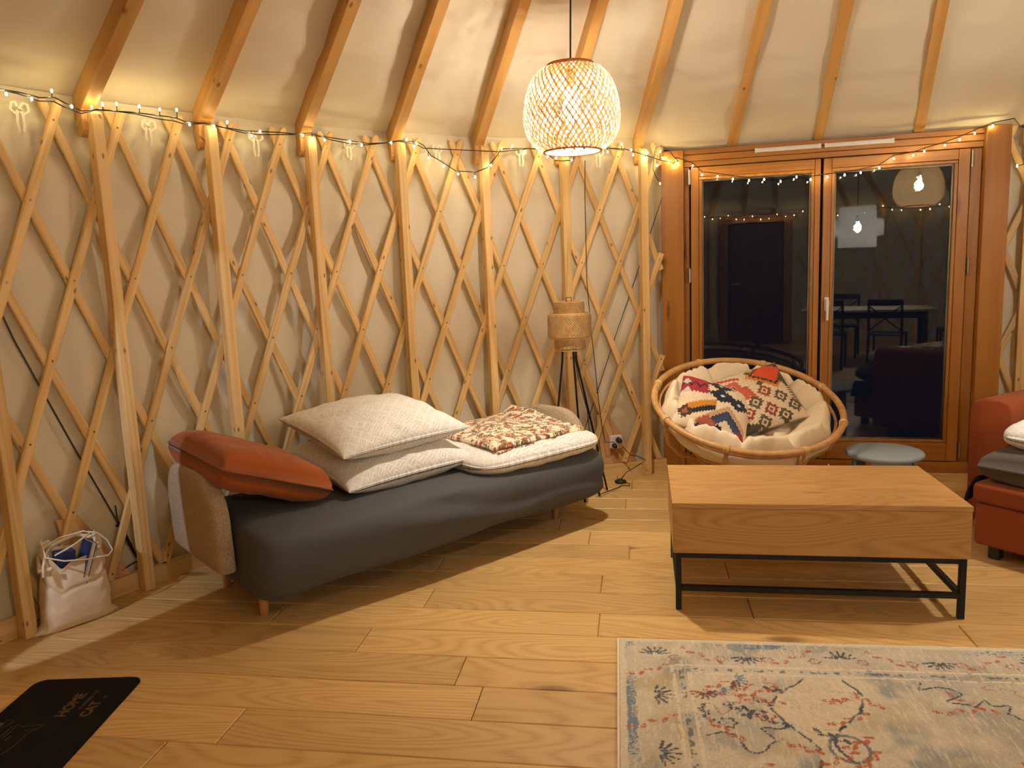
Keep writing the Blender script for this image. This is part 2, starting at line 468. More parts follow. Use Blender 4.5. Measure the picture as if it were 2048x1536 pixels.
wall_right = wall_canvas('wall_right', 11.12, 18.0)
wall_back = wall_canvas('wall_back', 18.0, NB - 6.0, 0.09, 60)

# ---- lattice laths: rivets every .34 m, a quarter bay per rivet
ZR = [2.155 - 0.339 * i for i in range(7)]
def lath_mesh(sign, rin, d0=-0.088, d1=2.062):
    """sign -1: leans down to the left as seen from inside; local frame turned by bay"""
    st = [(d0, 0.45), (d0 + 0.008, 0.80), (d0 + 0.022, 1.0)] if d0 == -0.088 else [(d0, 1.0)]
    st += [(d, 1.0) for d in (0.35, 0.70, 1.05, 1.40, 1.75) if d0 + 0.05 < d < d1 - 0.05] + [(d1, 1.0)]
    w, th = 0.040, 0.0135
    vs = []; fs = []; uv = []
    slope = math.atan2(0.245 * abs(DT) * R0, 0.339)
    sec = [(-w / 2, 0), (-w / 2, th - 0.004), (-w / 2 + 0.005, th), (w / 2 - 0.005, th), (w / 2, th - 0.004), (w / 2, 0)]
    for d, sc in st:
        bb = sign * d / 0.339 * 0.245; z = 2.155 - d
        a = bb * DT
        rad = Vector((math.cos(a), math.sin(a), 0)); tan = Vector((math.sin(a), -math.cos(a), 0))   # tan: to larger bay
        # across the lath, in the cylinder's tangent plane
        across = tan * math.cos(slope) + Vector((0, 0, 1)) * math.sin(slope) * sign
        L = d / math.cos(slope)
        for x, h in sec:
            p = rad * (rin - h) + Vector((0, 0, z)) + across * x * sc
            vs.append(p); uv.append((L, x + h * 0.9))
    n = len(sec)
    for i in range(len(st) - 1):
        for j in range(n):
            fs.append((i * n + j, i * n + (j + 1) % n, (i + 1) * n + (j + 1) % n, (i + 1) * n + j))
    fs.append(tuple(range(n))); fs.append(tuple((len(st) - 1) * n + j for j in range(n))[::-1])
    m = MB(); m.add(vs, fs); m.uv = uv
    return m.mesh('lath', 'pine', uvaxis='z')
F_R, B_R = 4.318, 4.331
b_door = bay_of(0.05, -2.95)
lath_f = lath_mesh(-1, F_R); lath_b = lath_mesh(1, B_R)
def rivet_mesh():
    m = MB()
    for i, z in enumerate(ZR):
        a = -i * 0.245 * DT
        c = Vector(((F_R - 0.0135) * math.cos(a), (F_R - 0.0135) * math.sin(a), z))
        rad = Vector((math.cos(a), math.sin(a), 0))
        m.tube([c + rad * 0.001, c - rad * 0.002], [0.0058, 0.0042], 8)
    return m.mesh('rivet_heads', 'screw')
riv = rivet_mesh()
def rivet_part(d0, d1):
    if d0 == -0.088 and d1 == 2.062: return riv
    m = MB()
    for i, z in enumerate(ZR):
        if not d0 < 0.339 * i < d1: continue
        a = -i * 0.245 * DT
        rad = Vector((math.cos(a), math.sin(a), 0)); c = rad * (F_R - 0.0135) + Vector((0, 0, z))
        m.tube([c + rad * 0.001, c - rad * 0.002], [0.0058, 0.0042], 8)
    return m.mesh('rivet_heads', 'screw') if m.v else None
def lattice(parent, b0, b1, phase, drop=lambda b: False, rivets=True):
    """laths of both families between the bays b0 and b1, sawn off at the ends"""
    k = math.floor((b0 - 1.5 - phase) * 2); K = 0.339 / 0.245
    while True:
        b = phase + k * 0.5; k += 1
        if b > b1 + 1.5: break
        if drop(b): continue
        for sign in (-1, 1):
            if sign < 0: d0, d1 = (b - b1) * K, (b - b0) * K
            else: d0, d1 = (b0 - b) * K, (b1 - b) * K
            d0 = -0.088 if d0 <= -0.06 else d0; d1 = min(d1, 2.062)
            if d1 - d0 < 0.12 or d0 > 1.95: continue
            whole = d0 == -0.088 and d1 == 2.062
            me = (lath_f if sign < 0 else lath_b) if whole else lath_mesh(sign, F_R if sign < 0 else B_R, d0, d1)
            o = link('lath', me, parent, (CX, CY, 0), (0, 0, T0 + b * DT))
            if rivets and sign < 0:
                rm = rivet_part(d0, d1)
                if rm: link('rivet_heads', rm, o, (0, 0, 0), kind='stuff')
lattice(wall_left, -5.9, 7.245, 0.205)
lattice(wall_right, 11.16, 17.95, 0.255)
lattice(wall_back, 18.05, b_door - 1.25, 0.255, rivets=False)
lattice(wall_back, b_door + 1.25, NB - 6.05, 0.255, rivets=False)

# ---- posts
def post_mesh():
    prof = [(0, 0), (0, H - 0.035), (0.004, H - 0.014), (0.016, H - 0.002), (0.026, H), (0.055, H), (0.055, 0)]
    return MB().prism(prof, -0.025, 0.025).mesh('post', 'pine', uvaxis='z', bevel=0.003)
pm = post_mesh()
RP = 4.262 - 0.012
def add_post(parent, b):
    x, y, _ = cyl(b, RP)
    return link('post', pm, parent, (x, y, 0), (0, 0, ang(b) - PI / 2))
for b in range(-5, 8): add_post(wall_left, b)
for k in range(7): add_post(wall_right, 11.47 + k)
for k in range(7, 31):
    b = 11.47 + k
    if abs(b - b_door) > 1.15: add_post(wall_back, b)

# ---- baseboards
def baseboard(name, b0, b1):
    n = int((b1 - b0) / 0.12) + 2
    vs = []; fs = []; uv = []
    for i in range(n):
        b = b0 + (b1 - b0) * i / (n - 1)
        for r, z in ((4.345, 0), (4.345, 0.086), (4.328, 0.090), (4.316, 0.086), (4.313, 0.0)):
            vs.append(cyl(b, r, z)); uv.append((b * 0.545, z + r))
    for i in range(n - 1):
        for j in range(4): fs.append((i * 5 + j, i * 5 + j + 1, (i + 1) * 5 + j + 1, (i + 1) * 5 + j))
    m = MB(); m.add(vs, fs); m.uv = uv
    return m.build(name, 'pine', kind='structure')
baseboard('baseboard_left', -6, 7.29); baseboard('baseboard_right', 11.12, 18.0); baseboard('baseboard_back', 18.0, NB - 6)

# ---- ties of the canvas
def tie_mesh(seed):
    r = random.Random(seed); m = MB()
    def ribbon(path, wd):
        P = [Vector(p) for p in path]; vs = []; fs = []
        for i, p in enumerate(P):
            t = (P[min(i + 1, len(P) - 1)] - P[max(i - 1, 0)]).normalized()
            a = Vector((0.35, 1, 0.1)).cross(t).normalized()
            vs += [p - a * wd / 2, p + a * wd / 2]
            if i: fs.append((2 * i - 2, 2 * i - 1, 2 * i + 1, 2 * i))
        m.add(vs, fs)
    for sgn in (-1, 1):
        k = r.uniform(0.8, 1.2)
        ribbon([(0, 0, 0), (sgn * 0.014 * k, -0.008, 0.022), (sgn * 0.028 * k, -0.010, 0.018), (sgn * 0.032 * k, -0.008, -0.008), (sgn * 0.018, -0.004, -0.022), (0, 0, -0.004)], 0.010)
        ribbon([(0, 0, 0), (sgn * 0.010 * k, -0.006, -0.025), (sgn * 0.013, -0.006, -0.055 * k), (sgn * 0.008, -0.006, -0.085 * k)], 0.010)
    m.tube([(-0.006, -0.004, 0.004), (0, -0.008, -0.002), (0.006, -0.004, -0.006)], 0.007, 8)
    return m.mesh('canvas_tie', 'tie', smooth=True)
for i, t in enumerate(TIES):
    x, y, _ = cyl(t, 4.318)
    link('canvas_tie', tie_mesh(i), wall_left, (x, y, 2.185), (0, 0, ang(t) - PI / 2))
# tension cables with turnbuckle
def wall_path(pts, r): return [cyl(b, r, z) for b, z in pts]
MB().tube(wall_path([(0.05, 1.58), (0.239, 1.241), (0.55, 0.785), (0.869, 0.333)], 4.338), 0.004, 6).build('tension_cable', 'steel_cable', wall_left)
tb = MB().tube(wall_path([(0.862, 0.345), (0.91, 0.27), (0.985, 0.15)], 4.336), [0.006, 0.009, 0.006], 8)
tb.tube(wall_path([(0.855, 0.43), (0.86, 0.33)], 4.335), 0.003, 5)
tb.tube(wall_path([(0.84, 0.335), (0.875, 0.325)], 4.332), 0.007, 6).build('turnbuckle', 'black_metal', wall_left)
MB().tube(wall_path([(7.277, 1.889), (6.95, 1.40), (6.6, 0.90), (6.1, 0.17)], 4.338), 0.003, 6).build('tension_cable', 'steel_cable', wall_left)
MB().tube(wall_path([(0.75, 0.108), (1.02, 0.145)], 4.320), 0.003, 5).build('tension_cable', 'black_metal', wall_left)
# plywood gussets at the foot of the wall
def gusset(b, flip=1):
    m = MB(); w2 = 0.235
    pts = [(-0.06, 0.44), (0.03, 0.44), (w2, 0.09), (-0.02, 0.09)]
    P = [cyl(b + x * flip / 0.545, 4.332, z) for x, z in pts] + [cyl(b + x * flip / 0.545, 4.318, z) for x, z in pts]
    m.add(P, [(0, 1, 2, 3), (7, 6, 5, 4), (0, 4, 5, 1), (1, 5, 6, 2), (2, 6, 7, 3), (3, 7, 4, 0)])
    m.build('gusset_board', 'ply', wall_left, uvaxis='z')
gusset(0.47); gusset(6.47)

# ================================================================== ROOF
EDGE = {}
def edge_rz(b):
    """eaves line of the roof canvas; over the glazed door it comes down on the lintel"""
    r, z = 4.400, 2.262
    bb = b % NB
    t = min(max((bb - 7.0) / 0.5, 0), 1) * min(max((11.75 - bb) / 0.5, 0), 1)
    if t > 0:
        a = ang(bb); dx, dy = math.cos(a), math.sin(a)
        k = (DD + 0.045 - (CX * DN[0] + CY * DN[1])) / (dx * DN[0] + dy * DN[1])
        r = r * (1 - t) + k * t; z = z * (1 - t) + 2.205 * t
    return r, z
def roof():
    nb = int(NB * 10); ns = 110
    P = np.zeros((ns, nb, 3)); s = np.linspace(0, 0.80, ns) ** 1.0
    for j in range(nb):
        b = j * NB / nb
        r, z = edge_rz(b); E0 = np.array(cyl(b, r, z)); A = np.array((APEX[0], APEX[1], APEX[2] + 0.10))
        f = b % 1.0
        L = E0[None, :] + s[:, None] * (A - E0)[None, :]
        sag = -0.020 * math.sin(PI * f) ** 2 * np.clip(s * 8, 0, 1)
        wr = 0.022 * (vn(s * 62 + 0.8 * f, math.floor(b) * 1.7 + f * 0.9, 31) - 0.5) * (0.35 + vn(s * 0 + b * 0.9, s * 7, 33)) + 0.030 * (vn(s * 14, b * 1.7, 37) - 0.5)
        wr += 0.020 * (vn(s * 30 + b * 4, b * 3.0, 41) - 0.5) * np.exp(-s / 0.06)
        L[:, 2] += sag + wr * np.clip(s / 0.03, 0, 1)
        P[:, j] = L
    return MB().grid(P, wrap=True).build('ceiling', 'canvas', smooth=True, kind='structure')
ceiling = roof()
def rafter(base, tail=True, lift=0.0):
    """bottom face from the knee at BASE up to the crown ring; local x runs outwards"""
    bx, by, bz = base
    d = Vector((bx - APEX[0], by - APEX[1], 0)); run = d.length; d.normalize()
    sl = (APEX[2] - bz) / run
    xi = -run * 0.80; zi = -sl * xi
    dep = 0.112
    if tail:
        prof = [(0, 0), (xi, zi), (xi, zi + dep), (0.06, dep - sl * 0.06), (0.075, dep - 0.06), (0.078, -0.02), (0.072, -0.085), (0.055, -0.108), (0.030, -0.115), (0.010, -0.105), (0.0, -0.085)]
    else:
        prof = [(0, 0), (xi, zi), (xi, zi + dep), (0.10, dep - sl * 0.10), (0.10, -0.10 * sl)]
    # prism runs along local x = across ; (y, z) = (outwards, up)
    me = MB().prism(prof, -0.029, 0.029).mesh('rafter', 'pine_rafter', uvaxis='y', bevel=0.002, shear=sl)
    return link('rafter', me, ceiling, (bx, by, bz), (0, 0, math.atan2(d.y, d.x) - PI / 2))
def rafter_at(b):
    x, y, _ = cyl(b, 4.285)
    a = ang(b); sh = -0.022     # beside its post, a little to the left of it
    rafter((x + math.sin(a) * sh, y - math.cos(a) * sh, H + 0.004))
for b in range(-5, 8): rafter_at(b)
for s_ in (0.154, 0.697, 1.293):
    p = dpt(s_, 0.012, 2.202); rafter(p, tail=False)
for k in range(0, 31): rafter_at(11.47 + k)
# crown ring and dome
crown = MB()
Rr = []
for j in range(64):
    a = 2 * PI * j / 64
    b = (a - T0) / DT
    r, z = edge_rz(b); E0 = Vector(cyl(b, r, z)); q = E0.lerp(Vector((APEX[0], APEX[1], APEX[2] + 0.05)), 0.795)
    Rr.append(q)
crown.tube(Rr, 0.07, 8, closed=True).build('crown_ring', 'pine_rafter', ceiling, smooth=True, uvaxis='x')
dm = np.zeros((9, 64, 3))
for i in range(9):
    t = i / 8
    for j in range(64):
        q = Rr[j].lerp(Vector((APEX[0], APEX[1], Rr[j].z)), t); dm[i, j] = (q.x, q.y, q.z + 0.03 + 0.28 * math.sin(t * PI / 2))
MB().grid(dm, wrap=True).build('skylight_dome', 'dome', ceiling, smooth=True)

# invented unseen spotlight left of the view, guessed from the bluish patches
sp_d = bpy.data.lights.new('added_spot', 'SPOT'); sp_d.energy = 26; sp_d.color = (0.72, 0.84, 1.0); sp_d.spot_size = 1.15; sp_d.spot_blend = 0.12; sp_d.shadow_soft_size = 0.015
spx, spy, _ = cyl(-2.0, 4.16)
SPT = thing('added_spotlight', 'small cold spotlight added out of view beyond the cotton bag', 'lamp', (spx, spy, 1.42))
sp_o = bpy.data.objects.new('spot_beam', sp_d); COL.objects.link(sp_o); sp_o.parent = SPT
_dir = Vector((-1.60 - spx, 3.62 - spy, 0.50 - 1.42))
sp_o.rotation_euler = _dir.to_track_quat('-Z', 'Y').to_euler(); sp_o.scale = (0.16, 1, 1)
_hd = MB().tube([tuple(-_dir.normalized() * 0.075), tuple(-_dir.normalized() * 0.02), tuple(_dir.normalized() * -0.004)], [0.018, 0.028, 0.034], 16, cap=False)
_hd.build('spot_head', 'black_metal', SPT, smooth=True)
MB().tube([tuple(-_dir.normalized() * 0.06), tuple(Vector(cyl(-2.0, 4.29, 1.40)) - Vector((spx, spy, 1.42)))], 0.006, 6).build('added_arm', 'black_metal', SPT)
# ================================================================== GLAZED DOOR
door = thing('door_1', None, None, dpt(0, 0, 0), (0, 0, -PHI), kind='structure')
DW = 'door_wood'
def bx(name, s0, s1, y0, y1, z0, z1, mat=DW, parent=door, axis='z', bev=0.003, **kw):
    return MB().box(s0, s1, y0, y1, z0, z1).build(name, mat, parent, uvaxis=axis, bevel=bev, **kw)
bx('door_post', -0.308, -0.160, -0.035, 0.13, 0, 2.199)
bx('door_post', 1.664, 1.803, -0.035, 0.13, 0, 2.208)
bx('lintel', -0.160, 1.664, -0.006, 0.13, 2.170, 2.202, axis='x')
bx('frame_head', -0.160, 1.664, 0.004, 0.12, 2.128, 2.168, axis='x')
bx('frame_head', -0.160, 1.664, 0.010, 0.12, 2.090, 2.126, axis='x')
bx('frame_jamb', -0.160, -0.122, 0.020, 0.12, 0.0, 2.088)
bx('frame_jamb', 1.600, 1.664, 0.030, 0.12, 0.0, 2.088)
bx('sill', -0.160, 1.664, 0.004, 0.13, 0.0, 0.074, axis='x')
def leaf(s0, s1, g0, g1, handle=False):
    z0, z1, gz0, gz1 = 0.080, 2.084, 0.222, 2.000
    # glazing bead is the leaf's own mesh, stiles and rails are its sub-parts
    f = MB(); b = 0.020
    f.box(g0 - b, g1 + b, 0.006, 0.055, gz0 - b, gz0); f.box(g0 - b, g1 + b, 0.006, 0.055, gz1, gz1 + b)
    f.box(g0 - b, g0, 0.006, 0.055, gz0, gz1); f.box(g1, g1 + b, 0.006, 0.055, gz0, gz1)
    lf = f.build('door_leaf', DW, door, uvaxis='z', bevel=0.003)
    bx('stile', s0, g0 - b - 0.001, 0.0, 0.06, z0, z1, parent=lf)
    bx('stile', g1 + b + 0.001, s1, 0.0, 0.06, z0, z1, parent=lf)
    bx('rail', g0 - b, g1 + b, 0.0005, 0.06, z0, gz0 - b - 0.001, parent=lf, axis='x')
    bx('rail', g0 - b, g1 + b, 0.0005, 0.06, gz1 + b + 0.001, z1, parent=lf, axis='x')
    g = MB().box(g0 - 0.004, g1 + 0.004, 0.022, 0.026, gz0 - 0.004, gz1 + 0.004)
    g.box(g0 - 0.004, g1 + 0.004, 0.042, 0.046, gz0 - 0.004, gz1 + 0.004)
    g.build('glass_pane', 'glass', lf)
    sp = MB()
    for a in ((g0, g0 + 0.011, gz0, gz1), (g1 - 0.011, g1, gz0, gz1), (g0, g1, gz0, gz0 + 0.011), (g0, g1, gz1 - 0.011, gz1)):
        sp.box(a[0], a[1], 0.0265, 0.0415, a[2], a[3])
    sp.build('pane_spacer', 'steel', lf)
    if handle:
        hs = 0.765
        h = MB().prism([(-0.001, 1.095), (-0.001, 1.185), (-0.010, 1.185), (-0.012, 1.16), (-0.010, 1.095)], hs - 0.013, hs + 0.013)
        h.tube([(hs, -0.008, 1.165), (hs, -0.045, 1.165)], 0.011, 12)
        h.tube([(hs, -0.043, 1.172), (hs + 0.001, -0.046, 1.15), (hs + 0.001, -0.047, 1.09), (hs + 0.001, -0.046, 1.035)], [0.011, 0.012, 0.010, 0.009], 10)
        h.build('handle', 'white_plastic', lf, smooth=True, sharp=0.7)
    hx = s0 - 0.012 if not handle else s1 + 0.012
    for z in (2.02, 1.36, 0.16):
        MB().tube([(hx, -0.006, z - 0.05), (hx, -0.006, z + 0.05)], 0.008, 10).box(hx - 0.004, hx + 0.012 if not handle else hx + 0.004, -0.004, 0.004, z - 0.045, z + 0.045).build('hinge', 'steel', lf)
leaf(-0.112, 0.715, -0.040, 0.660)
leaf(0.733, 1.590, 0.803, 1.505, handle=True)
for s0, s1 in ((0.305, 0.708), (0.737, 1.142)):
    v = MB().box(s0, s1, -0.020, -0.006, 2.150, 2.176)
    v.box(s0 + 0.02, s1 - 0.02, -0.023, -0.0195, 2.166, 2.172)
    v.box((s0 + s1) / 2 - 0.006, (s0 + s1) / 2 + 0.006, -0.026, -0.0195, 2.163, 2.175)
    v.box(s0 - 0.004, s0 + 0.014, -0.022, -0.005, 2.148, 2.178); v.box(s1 - 0.014, s1 + 0.004, -0.022, -0.005, 2.148, 2.178)
    v.build('trickle_vent', 'white_plastic', door, bevel=0.0015)

# ================================================================== entrance door in the back wall (seen only in the panes)
b_e = bay_of(0.05, -2.95)
ex, ey, _ = cyl(b_e, 4.26)
d2 = thing('door_2', None, None, (ex, ey, 0), (0, 0, ang(b_e) - PI / 2), kind='structure')
MB().box(-0.45, 0.45, 0.0, 0.05, 0.02, 2.06).build('door_leaf', 'entrance_wood', d2, uvaxis='z', bevel=0.004)
for x in (-0.36, 0.06):
    for z0, z1 in ((0.16, 0.90), (1.02, 1.92)):
        MB().box(x, x + 0.30, -0.014, 0.0, z0, z1).build('panel', 'entrance_wood', d2, bevel=0.008)
for x0, x1 in ((-0.60, -0.46), (0.46, 0.60)):
    MB().box(x0, x1, -0.02, 0.10, 0, 2.2).build('door_post', 'door_wood', d2, uvaxis='z', bevel=0.004)
MB().box(-0.46, 0.46, -0.02, 0.10, 2.07, 2.2).build('lintel', 'door_wood', d2, uvaxis='x', bevel=0.004)
MB().tube([(0.39, -0.01, 1.05), (0.39, -0.05, 1.05), (0.27, -0.055, 1.05)], 0.010, 8).build('handle', 'white_plastic', d2, smooth=True)
#PART2
# ================================================================== soft shapes
def pillow_mesh(name, mat, sx, sy, T, n=56, m=56, rc=0.0, p=2.6, q=0.55, pinch=0.05, seed=0, wr=0.012, paint=None, seam=True, warp=None, noise_s=5.0):
    """closed cushion: two height fields over a pinched rectangle, meeting in a seam"""
    u = np.linspace(-1, 1, n); v = np.linspace(-1, 1, m)
    # denser at the rim
    u = np.sin(u * PI / 2) * 0.55 + u * 0.45; v = np.sin(v * PI / 2) * 0.55 + v * 0.45
    U, V = np.meshgrid(u, v, indexing='ij')
    X = U * sx / 2 * (1 - pinch * (1 - V ** 2) * np.abs(U) ** 3); Y = V * sy / 2 * (1 - pinch * (1 - U ** 2) * np.abs(V) ** 3)
    X = X * (1 - rc * V ** 6 * U ** 2); Y = Y * (1 - rc * U ** 6 * V ** 2)
    hgt = T / 2 * np.clip((1 - np.abs(U) ** p) * (1 - np.abs(V) ** p), 0, 1) ** q
    edge = np.clip((1 - np.abs(U)) * (1 - np.abs(V)) * 8, 0, 1)
    out = []
    for sg in (1, -1):
        nz = (fbm(U * noise_s * sx + 9 * sg, V * noise_s * sy, seed + 3 * sg, 3) - 0.45) * wr * 2 * edge
        # pull creases running in from the seam
        nz += wr * 0.5 * np.sin(U * 17 + 4 * vn(U * 2, V * 2, seed)) * np.exp(-(1 - np.abs(V)) * 5) * edge
        nz += wr * 0.5 * np.sin(V * 15 + 4 * vn(U * 2, V * 2, seed + 5)) * np.exp(-(1 - np.abs(U)) * 5) * edge
        P = np.stack([X, Y, sg * (hgt + 0.003) + nz], 2)
        if warp is not None: P = warp(P, U, V)
        out.append(P)
    mb = MB(); mb.grid(out[0]); mb.grid(out[1][::-1])
    # rim strip
    o2 = n * m
    def idx(i, j, top): return i * m + j if top else o2 + (n - 1 - i) * m + j
    rim = [(i, 0) for i in range(n)] + [(n - 1, j) for j in range(1, m)] + [(i, m - 1) for i in range(n - 2, -1, -1)] + [(0, j) for j in range(m - 2, 0, -1)]
    for a in range(len(rim)):
        b = rim[(a + 1) % len(rim)]; aa = rim[a]
        mb.f.append((idx(*aa, True), idx(*aa, False), idx(*b, False), idx(*b, True)))
    if paint is not None:
        c1 = paint((U + 1) / 2 * sx, (V + 1) / 2 * sy, 1); c2 = paint((U + 1) / 2 * sx, (V + 1) / 2 * sy, -1)
        mb.col = np.concatenate([c1.reshape(-1, 3), c2[::-1].reshape(-1, 3)])
    me = mb.mesh(name, mat, smooth=True)
    return me, out[0]

def lay(c, mask, col, a=1.0):
    mk = np.clip(np.asarray(mask, float), 0, 1)[..., None] * a
    return c * (1 - mk) + np.array(col)[None, None, :] * mk
def full(shape, col): return np.ones((*shape, 3)) * np.array(col)
def ell(X, Y, x, y, rx, ry, rot=0.0):
    c, s = math.cos(rot), math.sin(rot); dx = X - x; dy = Y - y
    return ((dx * c + dy * s) / rx) ** 2 + ((-dx * s + dy * c) / ry) ** 2 < 1
def dia(X, Y, x, y, rx, ry): return np.abs(X - x) / rx + np.abs(Y - y) / ry
def seg(X, Y, x0, y0, x1, y1, w):
    dx, dy = x1 - x0, y1 - y0; t = np.clip(((X - x0) * dx + (Y - y0) * dy) / (dx * dx + dy * dy + 1e-9), 0, 1)
    return np.hypot(X - x0 - t * dx, Y - y0 - t * dy) < w
def inpoly(X, Y, pts):
    r = np.zeros(X.shape, bool); n = len(pts)
    for i in range(n):
        x0, y0 = pts[i]; x1, y1 = pts[(i + 1) % n]
        if y0 == y1: continue
        c = ((y0 > Y) != (y1 > Y)) & (X < (x1 - x0) * (Y - y0) / (y1 - y0) + x0); r ^= c
    return r

def paint_leaf(X, Y, side):
    """white cotton printed with rows of pale grey fan-shaped leaves"""
    base = full(X.shape, (0.80, 0.775, 0.735))
    s = 0.062
    a = (X + Y) / s; b = (X - Y) / s
    ia = np.floor(a); ib = np.floor(b); fa = a - ia; fb = b - ib
    flip = ((ia + ib) % 2) > 0
    st = np.where(flip, fa * 1.3 + fb * 0.5, fb * 1.3 + fa * 0.5)
    lines = (np.sin(st * 2 * PI * 4.2) > 0.1) & (np.minimum(np.minimum(fa, 1 - fa), np.minimum(fb, 1 - fb)) > 0.07)
    return lay(base, lines, (0.56, 0.535, 0.49), 0.75)

def paint_floral(X, Y, side, sc=1.0):
    """cream cloth scattered with rust flowers, green sprigs and stems"""
    c = full(X.shape, (0.83, 0.70, 0.52))
    X = X / sc; Y = Y / sc
    r = random.Random(11); cell = 0.050
    nx = int(X.max() / cell) + 2; ny = int(Y.max() / cell) + 2
    pal = [(0.30, 0.045, 0.02), (0.42, 0.10, 0.03), (0.09, 0.11, 0.075), (0.055, 0.075, 0.065), (0.26, 0.16, 0.04), (0.50, 0.22, 0.07), (0.16, 0.045, 0.03)]
    for i in range(-1, nx):
        for j in range(-1, ny):
            x = (i + 0.5 + r.uniform(-.3, .3)) * cell; y = (j + 0.5 + r.uniform(-.3, .3)) * cell
            x0, x1 = x - 0.05, x + 0.05; y0, y1 = y - 0.05, y + 0.05
            sel = (X > x0) & (X < x1) & (Y > y0) & (Y < y1)
            if not sel.any(): continue
            ii = np.where(sel.any(1))[0]; jj = np.where(sel.any(0))[0]
            sl = (slice(ii[0], ii[-1] + 1), slice(jj[0], jj[-1] + 1)); xs, ys = X[sl], Y[sl]; cc = c[sl]
            t = r.uniform(0, 2 * PI); stem = (0.07, 0.07, 0.05)
            x2, y2 = x + 0.040 * math.cos(t), y + 0.040 * math.sin(t)
            cc = lay(cc, seg(xs, ys, x, y, x2, y2, 0.0018), stem, 0.9)
            for k in range(5):
                f = 0.25 + 0.18 * k; lx, ly = x + (x2 - x) * f, y + (y2 - y) * f
                an = t + (0.9 if k % 2 else -0.9)
                cc = lay(cc, ell(xs, ys, lx + 0.008 * math.cos(an), ly + 0.008 * math.sin(an), 0.0105, 0.0042, an), pal[r.choice((2, 3, 3, 4))], 0.95)
            if r.random() < 0.6:
                col = pal[r.choice((0, 0, 1, 5))]; R = r.uniform(0.012, 0.019)
                for k in range(7):
                    an = t + k * 2 * PI / 7
                    cc = lay(cc, ell(xs, ys, x + R * 0.62 * math.cos(an), y + R * 0.62 * math.sin(an), R * 0.5, R * 0.24, an), col, 0.95)
                cc = lay(cc, np.hypot(xs - x, ys - y) < R * 0.24, pal[6])
            for k in range(4):
                an = r.uniform(0, 6.28); px, py = x + r.uniform(-.03, .03), y + r.uniform(-.03, .03)
                cc = lay(cc, ell(xs, ys, px, py, 0.011, 0.0046, an), pal[r.choice((0, 1, 2, 4, 5, 6))], 0.9)
            c[sl] = cc
    return c

# ================================================================== PENDANT LAMPS
def weave_lathe(prof, nst, turn, wd, lay_off=0.0, seg_n=22, phase=0.0):
    """two families of strips wound over a surface of revolution (r, z)"""
    pr = np.array(prof); L = np.concatenate([[0], np.cumsum(np.hypot(*np.diff(pr, axis=0).T))]); L /= L[-1]
    m = MB()
    for fam in (1, -1):
        for k in range(nst):
            a0 = 2 * PI * k / nst + phase
            prev = None
            for i in range(seg_n + 1):
                t = i / seg_n
                r = np.interp(t, L, pr[:, 0]) + lay_off + fam * 0.0012; z = np.interp(t, L, pr[:, 1])
                a = a0 + fam * turn * t
                da = wd / max(r, 0.02) / 2
                p = ((r * math.cos(a - da), r * math.sin(a - da), z), (r * math.cos(a + da), r * math.sin(a + da), z))
                o = len(m.v); m.v += list(p)
                if i: m.f.append((o - 2, o - 1, o + 1, o))
    return m
GLOBE = [(0.108, 0.193), (0.150, 0.180), (0.180, 0.150), (0.203, 0.108), (0.222, 0.050), (0.231, -0.01), (0.231, -0.055), (0.222, -0.105), (0.200, -0.150), (0.165, -0.182), (0.138, -0.192)]
def globe_pendant(name, label, loc, bulbmat, top_z, bend=(0, 0), face=None, shade='bamboo_lamp'):
    t = thing(name, label, 'lamp', loc)
    m = weave_lathe(GLOBE, 48, 1.45, 0.0092)
    m2 = weave_lathe(GLOBE, 23, 1.15, 0.0070, -0.006, phase=0.05)
    m.add(m2.v, m2.f)
    m.build('lampshade', shade, t)
    for r, z, w in ((0.108, 0.196, 0.010), (0.137, -0.194, 0.006)):
        ring = MB()
        ring.tube([(r * math.cos(a * 2 * PI / 40), r * math.sin(a * 2 * PI / 40), z) for a in range(40)], w, 6, closed=True)
        ring.build('shade_rim', 'bamboo_rim', t, smooth=True)
    MB().lathe([(0.0, 0.20), (0.022, 0.19), (0.024, 0.12), (0.020, 0.10), (0.0, 0.10)], 16, cap=False).build('lamp_holder', 'black_plastic', t, smooth=True)
    b = MB(); b.lathe([(0.002, 0.105), (0.016, 0.095), (0.020, 0.075), (0.034, 0.048), (0.042, 0.022), (0.042, -0.002), (0.034, -0.026), (0.018, -0.040), (0.002, -0.044)], 20, cap=False)
    bo = b.build('bulb', bulbmat, t, smooth=True)
    if face:
        MB().lathe([(0.0, -0.0465), (0.034, -0.0462), (0.036, -0.045)], 24, cap=False).build('bulb_face', face, bo)
    MB().lathe([(0.0, 0.187), (0.106, 0.184), (0.107, 0.187), (0.0, 0.190)], 32, cap=False).build('shade_top', 'bamboo_rim', t, smooth=True)
    MB().tube([(0, 0, 0.19), (bend[0] * 0.3, bend[1] * 0.3, 0.19 + (top_z - loc[2] - 0.19) * 0.3), (bend[0], bend[1], top_z - loc[2])], 0.0042, 8).build('cord', 'cable', t)
    return t
pa = globe_pendant('pendant_lamp', 'glowing globe of woven bamboo strips hanging in front of the lattice wall', (0.336, 3.83, 2.195), 'bulb_a_side', 3.30, (0.02, -0.10), 'bulb_a')
pb = globe_pendant('pendant_lamp', 'woven bamboo globe lamp mirrored high in the handle-side glass door', (2.605, 2.97, 2.03), 'bulb_b_side', 3.7, (-0.2, -0.1), 'bulb_b', 'bamboo_far')
